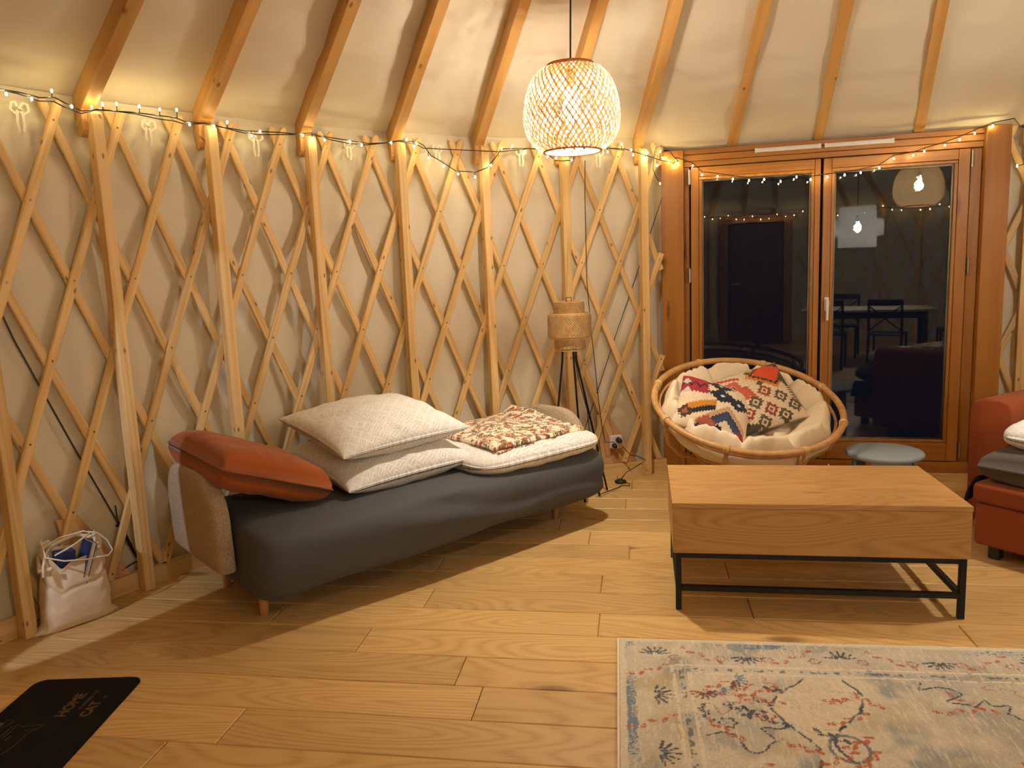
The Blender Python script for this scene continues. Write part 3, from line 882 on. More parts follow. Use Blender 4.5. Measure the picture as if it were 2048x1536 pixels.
def tier_shade(parent, tiers, nst, wd, mat, rim_mat, names='shade_tier', lining=True):
    for (r, z0, z1, turn) in tiers:
        e = 0.012
        prof = [(r - e, z1), (r, z1 - e), (r, (z0 + z1) / 2), (r, z0 + e), (r - e, z0)]
        m = weave_lathe(prof, max(12, int(nst * r)), turn, wd, seg_n=10)
        m2 = weave_lathe(prof, max(8, int(nst * r * 0.5)), turn * 0.8, wd, -0.003, seg_n=10, phase=0.03)
        if lining: m.add(m2.v, m2.f)
        o = m.build(names, mat, parent)
        q = MB()
        for z in (z0, z1):
            q.tube([((r - e) * math.cos(a * 2 * PI / 36), (r - e) * math.sin(a * 2 * PI / 36), z) for a in range(36)], 0.004, 5, closed=True)
        q.build('rim', rim_mat, o, smooth=True)
pb.scale = (0.88, 0.88, 0.88)
pc = thing('tiered_pendant', 'three-tiered woven pendant lamp over the dining table, mirrored in the glass door beside the handle', 'lamp', (1.84, -0.47, 1.81))
tier_shade(pc, [(0.225, 0.09, 0.27, 0.9), (0.315, -0.11, 0.10, 0.8), (0.235, -0.25, -0.08, 0.7)], 150, 0.013, 'bamboo_pale', 'bamboo_pale')
MB().lathe([(0.002, 0.10), (0.018, 0.09), (0.022, 0.06), (0.045, 0.02), (0.045, -0.02), (0.03, -0.05), (0.002, -0.06)], 18, cap=False).build('bulb', 'bulb_c', pc, smooth=True)
MB().tube([(0, 0, 0.08), (0, 0, 2.0)], 0.004, 8).lathe([(0.0, 0.17), (0.024, 0.16), (0.024, 0.085), (0.0, 0.08)], 14, cap=False).build('cord', 'cable', pc)

# ================================================================== FAIRY LIGHTS
fl = thing('fairy_lights', 'string of tiny warm fairy lights along the eaves and across the glass door', 'string lights', cyl(3, 4.2, 2.2))
FO = Vector(cyl(3, 4.2, 2.2))
WB = [(0.301, 2.212), (0.479, 2.208), (0.774, 2.202), (0.635, 2.253), (0.931, 2.212), (1.023, 2.23), (1.138, 2.241), (1.326, 2.244), (1.502, 2.243), (1.654, 2.251), (1.76, 2.192), (1.988, 2.196), (2.117, 2.222), (2.347, 2.169), (2.436, 2.195), (2.874, 2.195), (2.978, 2.184), (3.106, 2.181), (3.386, 2.18), (3.513, 2.168), (3.852, 2.19), (4.035, 2.214), (4.112, 2.177), (4.149, 2.195), (4.283, 2.116), (4.458, 2.073), (4.629, 2.029), (4.835, 2.014), (5.039, 2.084), (5.178, 2.186), (5.31, 2.203), (5.451, 2.168), (5.645, 2.173), (5.75, 2.143), (5.857, 2.135), (6.053, 2.123), (6.515, 2.216), (6.692, 2.222), (6.513, 2.173), (6.812, 2.184), (6.836, 2.153), (7.021, 2.164), (7.179, 2.173), (6.994, 2.13), (7.139, 2.084), (7.175, 1.969)]
DB = [(-0.293, 2.154), (-0.256, 2.132), (-0.224, 2.097), (-0.197, 2.112), (-0.207, 2.132), (-0.099, 2.088), (-0.037, 2.026), (0.063, 2.009), (0.162, 1.986), (0.264, 1.97), (0.359, 1.97), (0.462, 1.951), (0.56, 1.973), (0.646, 1.951), (0.749, 1.96), (0.851, 1.966), (0.946, 1.975), (1.055, 1.996), (1.137, 2.048), (1.249, 2.059), (1.311, 2.078), (1.426, 2.106), (1.509, 2.133), (1.59, 2.165), (1.687, 2.201)]
WW = [(-0.3, 2.24), (0.0, 2.232), (0.264, 2.227), (0.402, 2.227), (0.543, 2.219), (0.656, 2.229), (0.727, 2.213), (0.856, 2.19), (0.978, 2.208), (1.119, 2.21), (1.286, 2.215), (1.501, 2.216), (1.634, 2.216), (1.73, 2.202), (1.906, 2.207), (2.093, 2.197), (2.286, 2.19), (2.436, 2.195), (2.64, 2.2), (2.795, 2.199), (2.956, 2.211), (3.061, 2.2), (3.195, 2.195), (3.387, 2.188), (3.582, 2.179), (3.782, 2.188), (3.958, 2.206), (4.162, 2.204), (4.237, 2.186), (4.314, 2.131), (4.448, 2.096), (4.606, 2.046), (4.746, 2.045), (4.838, 2.04), (4.995, 2.071), (5.125, 2.147), (5.172, 2.183), (5.346, 2.188), (5.534, 2.19), (5.722, 2.186), (5.782, 2.147), (5.856, 2.119), (5.938, 2.117), (6.066, 2.123), (6.152, 2.194), (6.323, 2.198), (6.514, 2.198), (6.736, 2.191), (6.989, 2.152), (7.178, 2.119)]
RF = 4.222
wire = MB()
def rel(p): return tuple(Vector(p) - FO)
wp = [cyl(b, RF, z) for b, z in WW] + [dpt(s, -0.055, z + 0.02) for s, z in DB if s > -0.25] + [dpt(1.80, -0.06, 2.235)]
wire.tube([rel(p) for p in wp], 0.0030, 5)
wp2 = [cyl(b, RF + 0.012, z - 0.006 + 0.008 * math.sin(b * 7)) for b, z in WW if z > 2.16]
wire.tube([rel(p) for p in wp2], 0.0028, 5)
# loose loop left of the door and the tail into the right-hand wall
wire.tube([rel(p) for p in (cyl(7.13, RF, 2.20), cyl(7.10, RF, 2.14), cyl(7.09, RF, 2.06), cyl(7.12, RF, 2.02), cyl(7.16, RF, 1.985))], 0.0028, 5)
wire.tube([rel(p) for p in (cyl(7.19, RF, 2.21), dpt(-0.25, -0.06, 2.20), dpt(-0.22, -0.06, 2.155), dpt(-0.19, -0.06, 2.12))], 0.0028, 5)
rt = [cyl(11.33 + 0.16 * k, 4.215, 2.20 + 0.03 * math.sin(k * 1.7)) for k in range(40)]
wire.tube([rel(p) for p in [dpt(1.80, -0.06, 2.235)] + rt], 0.003, 5)
wire.tube([rel(p) for p in (cyl(11.33, 4.215, 2.21), cyl(11.44, 4.215, 2.14), cyl(11.46, 4.215, 2.05), cyl(11.42, 4.215, 1.99), cyl(11.36, 4.215, 1.97))], 0.0028, 5)
bulbs = []
for b, z in WB: bulbs.append((cyl(b, RF - 0.004, z), cyl(b, RF, np.interp(b, [q[0] for q in WW], [q[1] for q in WW]))))
for s, z in DB: bulbs.append((dpt(s, -0.057, z), dpt(s, -0.055, z + 0.022)))
bulbs.append((cyl(11.31, 4.21, 1.965), cyl(11.36, 4.215, 1.97))); bulbs.append((cyl(11.27, 4.21, 2.262), cyl(11.33, 4.215, 2.22)))
bulbs.append((cyl(11.50, 4.21, 2.16), cyl(11.48, 4.21, 2.19)))
for k in range(2, 40, 2): bulbs.append((cyl(11.33 + 0.16 * k, 4.21, 2.18), rt[k]))
# the far side of the room, seen in the panes
n_front = len(bulbs)
bw = [cyl(18.2 + 0.25 * k, 4.21, 2.20 - 0.05 * abs(math.sin(k * 0.33))) for k in range(92)]
wire.tube([rel(p) for p in [rt[-1]] + bw], 0.003, 4)
for k in range(0, 92):
    p = bw[k]; bulbs.append(((p[0], p[1], p[2] + (0.025 if k % 3 == 0 else -0.03)), p))
for p, q in bulbs:
    P, Q = Vector(rel(p)), Vector(rel(q))
    d = Q - P
    if d.length > 0.06: Q = P + d.normalized() * 0.03 if False else P + Vector((0, 0, 0.02 if d.z >= 0 else -0.02))
    if (Q - P).length > 0.008:
        wire.tube([P + (Q - P).normalized() * 0.006, Q], 0.0022, 4)
# feed cable down the wall to the socket
feed = [cyl(6.226, RF, 2.12), cyl(6.222, 4.235, 1.9), cyl(6.22, 4.235, 1.362), cyl(6.262, 4.235, 1.027), cyl(6.30, 4.235, 0.8), cyl(6.333, 4.235, 0.58), cyl(6.37, 4.235, 0.40), cyl(6.42, 4.24, 0.262), cyl(6.55, 4.26, 0.255)]
wire.tube([rel(p) for p in feed], 0.0028, 6)
wire.build('wire', 'cable', fl)
bm_ = MB(); bm_.lathe([(0.0010, 0.0075), (0.0030, 0.0045), (0.0044, -0.001), (0.0037, -0.005), (0.001, -0.0068)], 7)
led_me = bm_.mesh('bulb', 'led', smooth=True); led_am = bm_.mesh('bulb', 'led_amber', smooth=True)
for i, (p, q) in enumerate(bulbs):
    o = link('bulb', led_am if i in (50,) else led_me, fl, rel(p), (0, 0, 0) if q[2] >= p[2] else (PI, 0, 0))
    if i >= n_front: o.scale = (1.7, 1.7, 1.7)

# ================================================================== SOFA BED
SO = (-0.373, 3.493); SA = 0.7047
def sofa_xy(u, v): return (SO[0] + u * math.cos(SA) - v * math.sin(SA), SO[1] + u * math.sin(SA) + v * math.cos(SA))
sofa = thing('sofa_bed', 'unfolded sofa bed under a charcoal sheet with cream fleece armrests', 'sofa bed', (*sofa_xy(0, 0), 0), (0, 0, SA))
def mattress():
    m = 132
    cap = [(0.0, 0.01), (0.0, 0.35), (0.002, 0.66), (0.008, 0.82), (0.020, 0.905), (0.038, 0.955), (0.062, 0.982), (0.095, 1.0)]
    rows = [(-0.85 + dx, sc) for dx, sc in cap] + [(x, 1.0) for x in np.linspace(-0.73, 1.08, 120)] + [(1.205 - dx * 1.15, sc) for dx, sc in cap[::-1]]
    n = len(rows); xs = [r_[0] for r_ in rows]
    # closed section in (y, z), rounded; front face bulges, underside flat
    t = np.linspace(0, 1, m, endpoint=False)
    P = np.zeros((n, m, 3))
    for i, (x, e) in enumerate(rows):
        zb = 0.128 - 0.03 * math.exp(-((x + 0.76) / 0.2) ** 2) + 0.010 * math.sin(x * 5)
        zt = 0.43; zc = (zb + zt) / 2
        hy, hz = 0.42, (zt - zb) / 2
        a = np.linspace(0, 2 * PI, 2400)
        ca, sa = np.cos(a), np.sin(a)
        yy = np.sign(ca) * np.abs(ca) ** 0.30; zq = np.sign(sa) * np.abs(sa) ** 0.42
        L = np.concatenate([[0], np.cumsum(np.hypot(np.diff(yy * hy), np.diff(zq * hz)))]); tt = t * L[-1]
        y = 0.42 + hy * np.interp(tt, L, yy) * e
        z = zc + hz * np.interp(tt, L, zq) * e
        # front face leans in towards the bottom
        front = np.clip((0.20 - y) / 0.20, 0, 1); low = np.clip((zt - z) / (zt - zb), 0, 1)
        y = y + front * (0.05 * low ** 2 - 0.015 * np.sin(PI * low))
        y = y - 0.03 * front * math.exp(-((x - 0.1) / 0.6) ** 2) * low
        P[i, :, 0] = x; P[i, :, 1] = y; P[i, :, 2] = z
    X = P[:, :, 0]; Yv = P[:, :, 1]; Z = P[:, :, 2]
    front = np.clip((0.16 - Yv) / 0.12, 0, 1)
    f = 0.034 * np.sin((Z * 40 + X * 5.0 + 3.0 * vn(X * 2.2, Z * 4, 8))) * np.clip(vn(X * 2.2 + 3, Z * 5, 12) * 1.6 - 0.4, 0, 1) * front * np.clip((X + 0.35) / 0.5, 0.12, 1)
    f += 0.010 * (fbm(X * 3, Z * 5 + Yv * 3, 6) - 0.45)
    P[:, :, 1] -= f * (front > 0); P[:, :, 2] += 0.008 * (fbm(X * 4, Yv * 4, 2) - 0.45) * (front < 1)
    mb = MB().grid(P, wrap=True)
    mb.f.append(tuple(range(m))); mb.f.append(tuple((n - 1) * m + j for j in range(m))[::-1])
    return mb.build('fitted_sheet', 'sheet', sofa, smooth=True)
mattress()
def armrest(x0, x1, y0, y1, z0, z1, lean):
    """upright padded board, round at both upper corners"""
    n = 40; T = x1 - x0; L = y1 - y0; Hh = z1 - z0; r = 0.20
    out = []
    for k in range(n + 1):
        t = k / n
        if t < 0.3: a = t / 0.3; out.append((y0 + 0.0 * a, z0 + (Hh - r) * a))
        elif t < 0.45: a = (t - 0.3) / 0.15 * PI / 2; out.append((y0 + r - r * math.cos(a), z1 - r + r * math.sin(a)))
        elif t < 0.55: a = (t - 0.45) / 0.1; out.append((y0 + r + (L - 2 * r) * a, z1))
        elif t < 0.7: a = (t - 0.55) / 0.15 * PI / 2; out.append((y1 - r + r * math.sin(a), z1 - r + r * math.cos(a)))
        else: a = (t - 0.7) / 0.3; out.append((y1, z1 - r - (Hh - r) * a))
    cy_, cz2 = (y0 + y1) / 2, (z0 + z1) / 2
    layers = [(-0.10, -1.55), (-0.10, -0.9), (-0.09, -0.1), (-0.06, 0.45), (0.0, 0.80), (0.10, 0.95), (0.25, 0.99), (0.5, 1.0), (0.75, 0.99), (0.90, 0.95), (1.0, 0.80), (1.06, 0.45), (1.09, -0.1), (1.10, -0.9), (1.10, -1.55)]
    P = np.zeros((len(layers), n + 1, 3))
    for i, (d, s_) in enumerate(layers):
        s2 = 1 - (1 - s_) * 0.38
        for j, (y, z) in enumerate(out):
            zz = cz2 + (z - cz2) * s2
            yy = cy_ + (y - cy_) * s2
            P[i, j] = (x0 + T * d + lean * (zz - z0), yy, zz)
    mb = MB().grid(P, wrap=True)
    k = n + 1
    mb.f.append(tuple(range(k))); mb.f.append(tuple((len(layers) - 1) * k + j for j in range(k))[::-1])
    o = mb.build('armrest', 'teddy', sofa, smooth=True, label=None)
    s = o.modifiers.new('sub', 'SUBSURF'); s.levels = 2; s.render_levels = 2
    return o
armrest(-0.930, -0.853, 0.27, 0.90, 0.205, 0.640, -0.03)
armrest(1.205, 1.28, 0.26, 0.84, 0.20, 0.60, 0.05)
for x, y in ((-0.763, 0.26), (1.005, 0.26), (-0.763, 0.70), (1.005, 0.70)):
    MB().lathe([(0.017, 0.0), (0.019, 0.004), (0.026, 0.20), (0.026, 0.235)], 16, (x, y, 0)).build('leg', 'rattan', sofa, smooth=True, sharp=0.7)
MB().box(-0.76, 1.14, 0.14, 0.70, 0.19, 0.22).build('slat_base', 'black_metal', sofa)
# loose strap ends at the corner of the sheet
MB().tube([(1.15, 0.10, 0.22), (1.17, 0.07, 0.18), (1.16, 0.05, 0.14)], [0.008, 0.010, 0.006], 6).tube([(1.05, 0.09, 0.215), (1.00, 0.08, 0.19), (0.96, 0.09, 0.185)], [0.006, 0.010, 0.005], 6).build('sheet_strap', 'sheet', sofa, smooth=True)

def place(o, u, v, z, rot): 
    o.location = (*sofa_xy(u, v), z)
    o.rotation_euler = (Matrix.Rotation(SA, 3, 'Z') @ Euler(rot).to_matrix()).to_euler()
# rust back cushion
def rust_warp(P, U, V):
    P = P.copy(); return P
me, _ = pillow_mesh('back_cushion', 'rust', 0.53, 0.62, 0.19, p=6, q=0.36, pinch=0.02, seed=4, wr=0.010, noise_s=4)
o = link('back_cushion', me, None, label='rust velvet back cushion slumped over the near armrest', cat='cushion'); place(o, -0.672, 0.52, 0.606, (0.05, 0.38, 0.05)); CUSH = o
pip = MB()
pp = []
for k in range(120):
    a = k / 120 * 4; i = int(a); f = a - i
    q = [(-1 + 2 * f, -1), (1, -1 + 2 * f), (1 - 2 * f, 1), (-1, 1 - 2 * f)][i]
    X = q[0] * 0.265 * (1 - 0.02 * (1 - q[1] ** 2)); Yq = q[1] * 0.31 * (1 - 0.02 * (1 - q[0] ** 2)); pp.append((X, Yq, 0))
pip.tube(pp, 0.0045, 6, closed=True).build('seam_piping', 'rust', o, smooth=True)
# two white pillows
me, _ = pillow_mesh('bed_pillow', 'white_print', 0.74, 0.66, 0.215, n=150, m=130, p=2.4, q=0.5, pinch=0.06, seed=1, wr=0.012, paint=paint_leaf)
pl = link('bed_pillow', me, None, label='lower of two white leaf-print pillows, lying on the charcoal sheet', cat='pillow', group='pillows on the sofa bed'); place(pl, 0.02, 0.52, 0.525, (0.13, -0.03, 0.0))
me, _ = pillow_mesh('bed_pillow', 'white_print', 0.74, 0.64, 0.20, n=150, m=130, p=2.2, q=0.5, pinch=0.06, seed=8, wr=0.012, paint=paint_leaf)
pu = link('bed_pillow', me, None, label='upper of two white leaf-print pillows, topmost on the sofa bed', cat='pillow', group='pillows on the sofa bed'); place(pu, 0.0, 0.53, 0.695, (0.17, -0.03, 0.03))
# folded duvet
me, _ = pillow_mesh('folded_duvet', 'white_print', 0.87, 0.77, 0.140, n=150, m=130, rc=0.10, p=5, q=0.45, pinch=-0.01, seed=15, wr=0.012, paint=paint_leaf, noise_s=6)
dv = link('folded_duvet', me, None, label='thick folded white leaf-print duvet under the floral blanket', cat='duvet'); place(dv, 0.755, 0.392, 0.472, (0.0, -0.02, -0.06))
# floral blanket, folded into three layers
fb = thing('floral_blanket', 'folded cream blanket printed with rust and green flowers on the white duvet', 'blanket')
def cloth_layer(u0, u1, v0, v1, zt, T, seed, skew=0.0, n=170, m=170):
    u = np.linspace(0, 1, n); v = np.linspace(0, 1, m); U, V = np.meshgrid(u, v, indexing='ij')
    ed = np.minimum(np.minimum(U, 1 - U), np.minimum(V, 1 - V)); rd = np.sqrt(np.clip(1 - (1 - np.clip(ed / 0.035, 0, 1)) ** 2, 0, 1))
    base = zt + 0.014 * (fbm(U * 4, V * 4, seed) - 0.45) + 0.05 * np.clip((U - 0.75) / 0.25, 0, 1) ** 2 * np.clip((V - 0.3) / 0.4, 0, 1)
    base = base + 0.02 * np.sin(PI * U) * np.sin(PI * V)
    X = u0 + (u1 - u0) * U + skew * V + 0.012 * (vn(V * 6, U * 0 + seed, 3) - 0.5); Y = v0 + (v1 - v0) * V + 0.03 * U * 0
    out = []
    for sg in (1, -1):
        out.append(np.stack([X, Y, base + sg * T / 2 * rd], 2))
    mb = MB(); mb.grid(out[0]); mb.grid(out[1][::-1])
    c = paint_floral(U * (u1 - u0), V * (v1 - v0), 1)
    mb.col = np.concatenate([c.reshape(-1, 3), c[::-1].reshape(-1, 3)])
    return mb
fbl = cloth_layer(0.43, 1.10, 0.085, 0.76, 0.546, 0.030, 3, 0.03)
fbl.build('top_fold', 'print', fb, smooth=True)
cloth_layer(0.44, 1.08, 0.072, 0.74, 0.521, 0.022, 5, 0.02, 110, 110).build('lower_fold', 'print', fb, smooth=True)
fb.location = (*sofa_xy(0, 0), 0); fb.rotation_euler = (0, 0, SA)
fb.rotation_euler = (0, 0, SA - 0.0)

# ================================================================== FLOOR LAMP
lp = thing('floor_lamp', 'unlit three-tiered rattan lampshade on black tripod legs behind the sofa bed', 'lamp', (0.368, 4.74, 0))
lz = 1.095
tier_shade(lp, [(0.094, lz + 0.065, lz + 0.145, 0.95), (0.134, lz - 0.075, lz + 0.075, 1.25), (0.096, lz - 0.150, lz - 0.065, 0.95)], 400, 0.0075, 'bamboo_dim', 'rattan_bind', lining=False)
hd = MB().tube([(-0.016, 0, lz + 0.145), (-0.016, 0, lz + 0.172), (0.016, 0, lz + 0.172), (0.016, 0, lz + 0.145)], 0.0028, 6)
hd.tube([(-0.09, 0, lz + 0.14), (0.09, 0, lz + 0.14)], 0.0025, 5).tube([(0, -0.09, lz + 0.14), (0, 0.09, lz + 0.14)], 0.0025, 5).build('top_handle', 'black_metal', lp)
MB().lathe([(0.0, lz - 0.02), (0.028, lz - 0.03), (0.034, lz + 0.01), (0.026, lz + 0.05), (0.0, lz + 0.06)], 14, cap=False).tube([(0, 0, lz - 0.15), (0, 0, lz - 0.02)], 0.012, 8).build('unlit_bulb', 'white_plastic', lp, smooth=True)
for ax, ay, fx, fy in ((-0.050, 0.01, -0.150, 0.05), (0.018, -0.03, 0.055, -0.13), (0.040, 0.03, 0.225, 0.12)):
    MB().tube([(ax * 0.9, ay * 0.9, lz - 0.13), (ax, ay, lz - 0.22), (fx, fy, 0.006)], 0.0065, 8).build('leg', 'black_metal', lp, smooth=True)
cd = MB()
LPO = Vector((0.368, 4.74, 0))
def lrel(p): return tuple(Vector(p) - LPO)
cd.tube([(0.02, 0.0, lz - 0.14), (0.05, 0.01, 0.75), (0.10, 0.03, 0.55), (0.12, 0.06, 0.3), (0.10, 0.02, 0.10), (0.16, -0.02, 0.02), (0.30, 0.16, 0.006)], 0.003, 6)
cd.tube([lrel(p) for p in ((0.668, 4.90, 0.006), (0.70, 4.95, 0.006), (0.75, 4.935, 0.006), (0.76, 4.985, 0.006), (0.715, 5.02, 0.010))], 0.003, 6)
cd.tube([lrel(p) for p in ((0.705, 5.05, 0.012), (0.75, 5.07, 0.06), cyl(6.86, 4.20, 0.10), cyl(6.93, 4.20, 0.12), cyl(6.82, 4.20, 0.155), cyl(6.73, 4.21, 0.165), cyl(6.64, 4.225, 0.225))], 0.003, 6)
cd.build('cord', 'cable', lp, smooth=True)
fs = MB().lathe([(0.0, 0.026), (0.014, 0.026), (0.018, 0.020), (0.036, 0.016), (0.040, 0.008), (0.036, 0.0), (0.0, 0.0)], 20, lrel((0.705, 5.035, 0.001)), cap=False)
fs.build('foot_switch', 'black_plastic', lp, smooth=True)
ox, oy, _ = cyl(6.60, 4.316)
po = thing('power_outlet', 'white wall socket with black plugs low on the lattice wall behind the sofa bed', 'socket', (ox, oy, 0.245), (0, 0, ang(6.60) - PI / 2))
MB().box(-0.045, 0.045, -0.030, 0.0, -0.045, 0.045).build('socket_plate', 'white_plastic', po, bevel=0.006, seg=2)
MB().tube([(0.012, -0.030, 0.016), (0.014, -0.058, 0.014), (0.020, -0.070, 0.004)], [0.019, 0.018, 0.010], 12).build('plug', 'black_plastic', po, smooth=True)
MB().tube([(-0.016, -0.030, -0.022), (-0.016, -0.060, -0.026)], [0.018, 0.012], 12).build('plug', 'black_plastic', po, smooth=True)

# ================================================================== PAPASAN CHAIR
PC = Vector((1.335, 4.33, 0.645)); PT = 0.365; PYAW = math.radians(4)
ch = thing('papasan_chair', 'round rattan bowl chair in front of the glass door', 'chair', (PC.x, PC.y, 0), (0, 0, PYAW))
Rt = Matrix.Rotation(PT, 3, 'X')         # tips the bowl towards the room
def bowl(r, a, z): return Rt @ Vector((r * math.cos(a), r * math.sin(a), z)) + Vector((0, 0, PC.z))
def ringpath(r, z, n=72): return [tuple(bowl(r, 2 * PI * k / n, z)) for k in range(n)]
MB().tube(ringpath(0.520, 0), 0.0185, 12, closed=True).build('bowl_rim', 'rattan', ch, smooth=True)
MB().tube(ringpath(0.488, -0.045), 0.009, 8, closed=True).build('inner_hoop', 'rattan', ch, smooth=True)
MB().tube(ringpath(0.27, -0.318, 48), 0.014, 8, closed=True).build('lower_hoop', 'rattan', ch, smooth=True)
for k in range(8):
    a = 2 * PI * (k + 0.32) / 8
    rp_ = MB().tube([tuple(bowl(0.514, a, -0.008)), tuple(bowl(0.512, a, -0.08)), tuple(bowl(0.482, a, -0.17)), tuple(bowl(0.40, a, -0.262)), tuple(bowl(0.28, a, -0.315)), tuple(bowl(0.08, a, -0.335))], 0.0135, 8).build('rib', 'rattan', ch, smooth=True)
    bd = MB()
    for q in (-1.5, -0.5, 0.5, 1.5):
        a2 = a + q * 0.013
        c = bowl(0.520, a2, 0); rr = []
        rad = (Rt @ Vector((math.cos(a2), math.sin(a2), 0))); up = Rt @ Vector((0, 0, 1))
        bd.tube([tuple(c + rad * 0.0205 * math.cos(t * 2 * PI / 12) + up * 0.0205 * math.sin(t * 2 * PI / 12)) for t in range(12)], 0.0035, 5, closed=True)
    bd.build('binding', 'rattan_bind', rp_, smooth=True)
# hour-glass stand
SY = -0.085
for z, r in ((0.365, 0.30), (0.014, 0.36), (0.19, 0.20)):
    MB().tube([(r * math.cos(2 * PI * k / 56), SY + r * math.sin(2 * PI * k / 56), z) for k in range(56)], 0.013, 8, closed=True).build('stand_hoop', 'rattan', ch, smooth=True)
for k in range(8):
    a = 2 * PI * k / 8 + 0.2
    MB().tube([(0.30 * math.cos(a), SY + 0.30 * math.sin(a), 0.365), (0.20 * math.cos(a + 0.2), SY + 0.20 * math.sin(a + 0.2), 0.19), (0.36 * math.cos(a + 0.4), SY + 0.36 * math.sin(a + 0.4), 0.014)], 0.012, 8).build('stand_strut', 'rattan', ch, smooth=True)
# cushion
def papasan_cushion():
    nr, na = 64, 192
    r = np.linspace(0.0, 1.0, nr); a = np.linspace(0, 2 * PI, na, endpoint=False)
    Rg, A = np.meshgrid(r, a, indexing='ij')
    # puffs: centre, ring of 6, outer ring of 10
    def cell(rc, n, ph):
        return np.abs(np.sin((A * n + ph) / 2))
    puff = np.where(Rg < 0.22, (1 - (Rg / 0.22) ** 2) ** 0.5,
           np.where(Rg < 0.55, np.sqrt(np.clip(1 - (np.abs(Rg - 0.385) / 0.165) ** 2, 0, 1)) * np.clip(cell(0.4, 6, 0.3) * 2.2, 0, 1) ** 0.5,
                    np.sqrt(np.clip(1 - (np.clip(np.abs(Rg - 0.78) / 0.235, 0, 1)) ** 2, 0, 1)) * np.clip(cell(0.8, 10, 0.9) * 2.6, 0, 1) ** 0.5))
    rad = 0.475 * Rg
    depth = -0.25 + 0.25 * Rg ** 2.1
    wrk = 0.026 * (fbm(A * 5.1 * np.clip(Rg, .1, 1) + 40, Rg * 9, 4) - 0.45) + 0.024 * (fbm(A * 14, Rg * 3, 7) - 0.45) * np.clip((Rg - 0.5) * 3, 0, 1)
    wrk += 0.012 * np.sin(A * 46 + 5 * vn(A * 4, Rg * 3, 3)) * np.clip((Rg - 0.62) / 0.3, 0, 1) * vn(A * 7, Rg * 2, 14)
    top = depth + 0.075 * puff + wrk + 0.03
    # outwards bulge at the lip
    lip = np.clip((Rg - 0.86) / 0.14, 0, 1)
    rad = rad + 0.012 * np.cos(A * 10 + 0.9) * lip
    bot = -0.300 + 0.19 * Rg ** 3.0
    top = top * (1 - lip ** 2) + (bot + 0.03) * lip ** 2
    def place_(rad, z): 
        X = rad * np.cos(A); Y = rad * np.sin(A)
        R3 = np.array(Rt)
        P = np.stack([X, Y, z], 2) @ R3.T
        P[:, :, 2] += PC.z
        return P
    mb = MB().grid(place_(rad, top), wrap=True).grid(place_(rad, bot)[::-1], wrap=True)
    o2 = nr * na
    for j in range(na):
        j1 = (j + 1) % na
        mb.f.append(((nr - 1) * na + j, (nr - 1) * na + j1, o2 + j1, o2 + j))
    o = mb.build('seat_cushion', 'cream', None, smooth=True, loc=(PC.x, PC.y, 0), rot=(0, 0, PYAW), label='puffy cream round cushion filling the rattan bowl chair', cat='cushion')
    bt = MB()
    for k in range(6):
        aa = (2 * PI * k - 0.3) / 6
        q = Rt @ Vector((0.275 * math.cos(aa), 0.275 * math.sin(aa), -0.135)); bt.lathe([(0.0, 0.004), (0.009, 0.003), (0.012, -0.002), (0, -0.004)], 10, (q.x, q.y, q.z + PC.z), cap=False)
    bt.build('tuft_buttons', 'cream', o, smooth=True)
    tie = MB()
    for sx, dx in ((-0.34, -0.05), (0.34, 0.03)):
        for k in (0, 1):
            tie.tube([(sx, -0.30, 0.34), (sx + dx * 0.6, -0.32 + 0.02 * k, 0.28), (sx + dx * (1.2 + k), -0.33, 0.20 - 0.02 * k)], [0.004, 0.006, 0.007], 6)
    tie.build('tie_strap', 'tie', o, smooth=True)
    return o
papasan_cushion()
def zz(t, p, a): return a * (np.abs(((t / p) % 1.0) - 0.5) * 4 - 1)
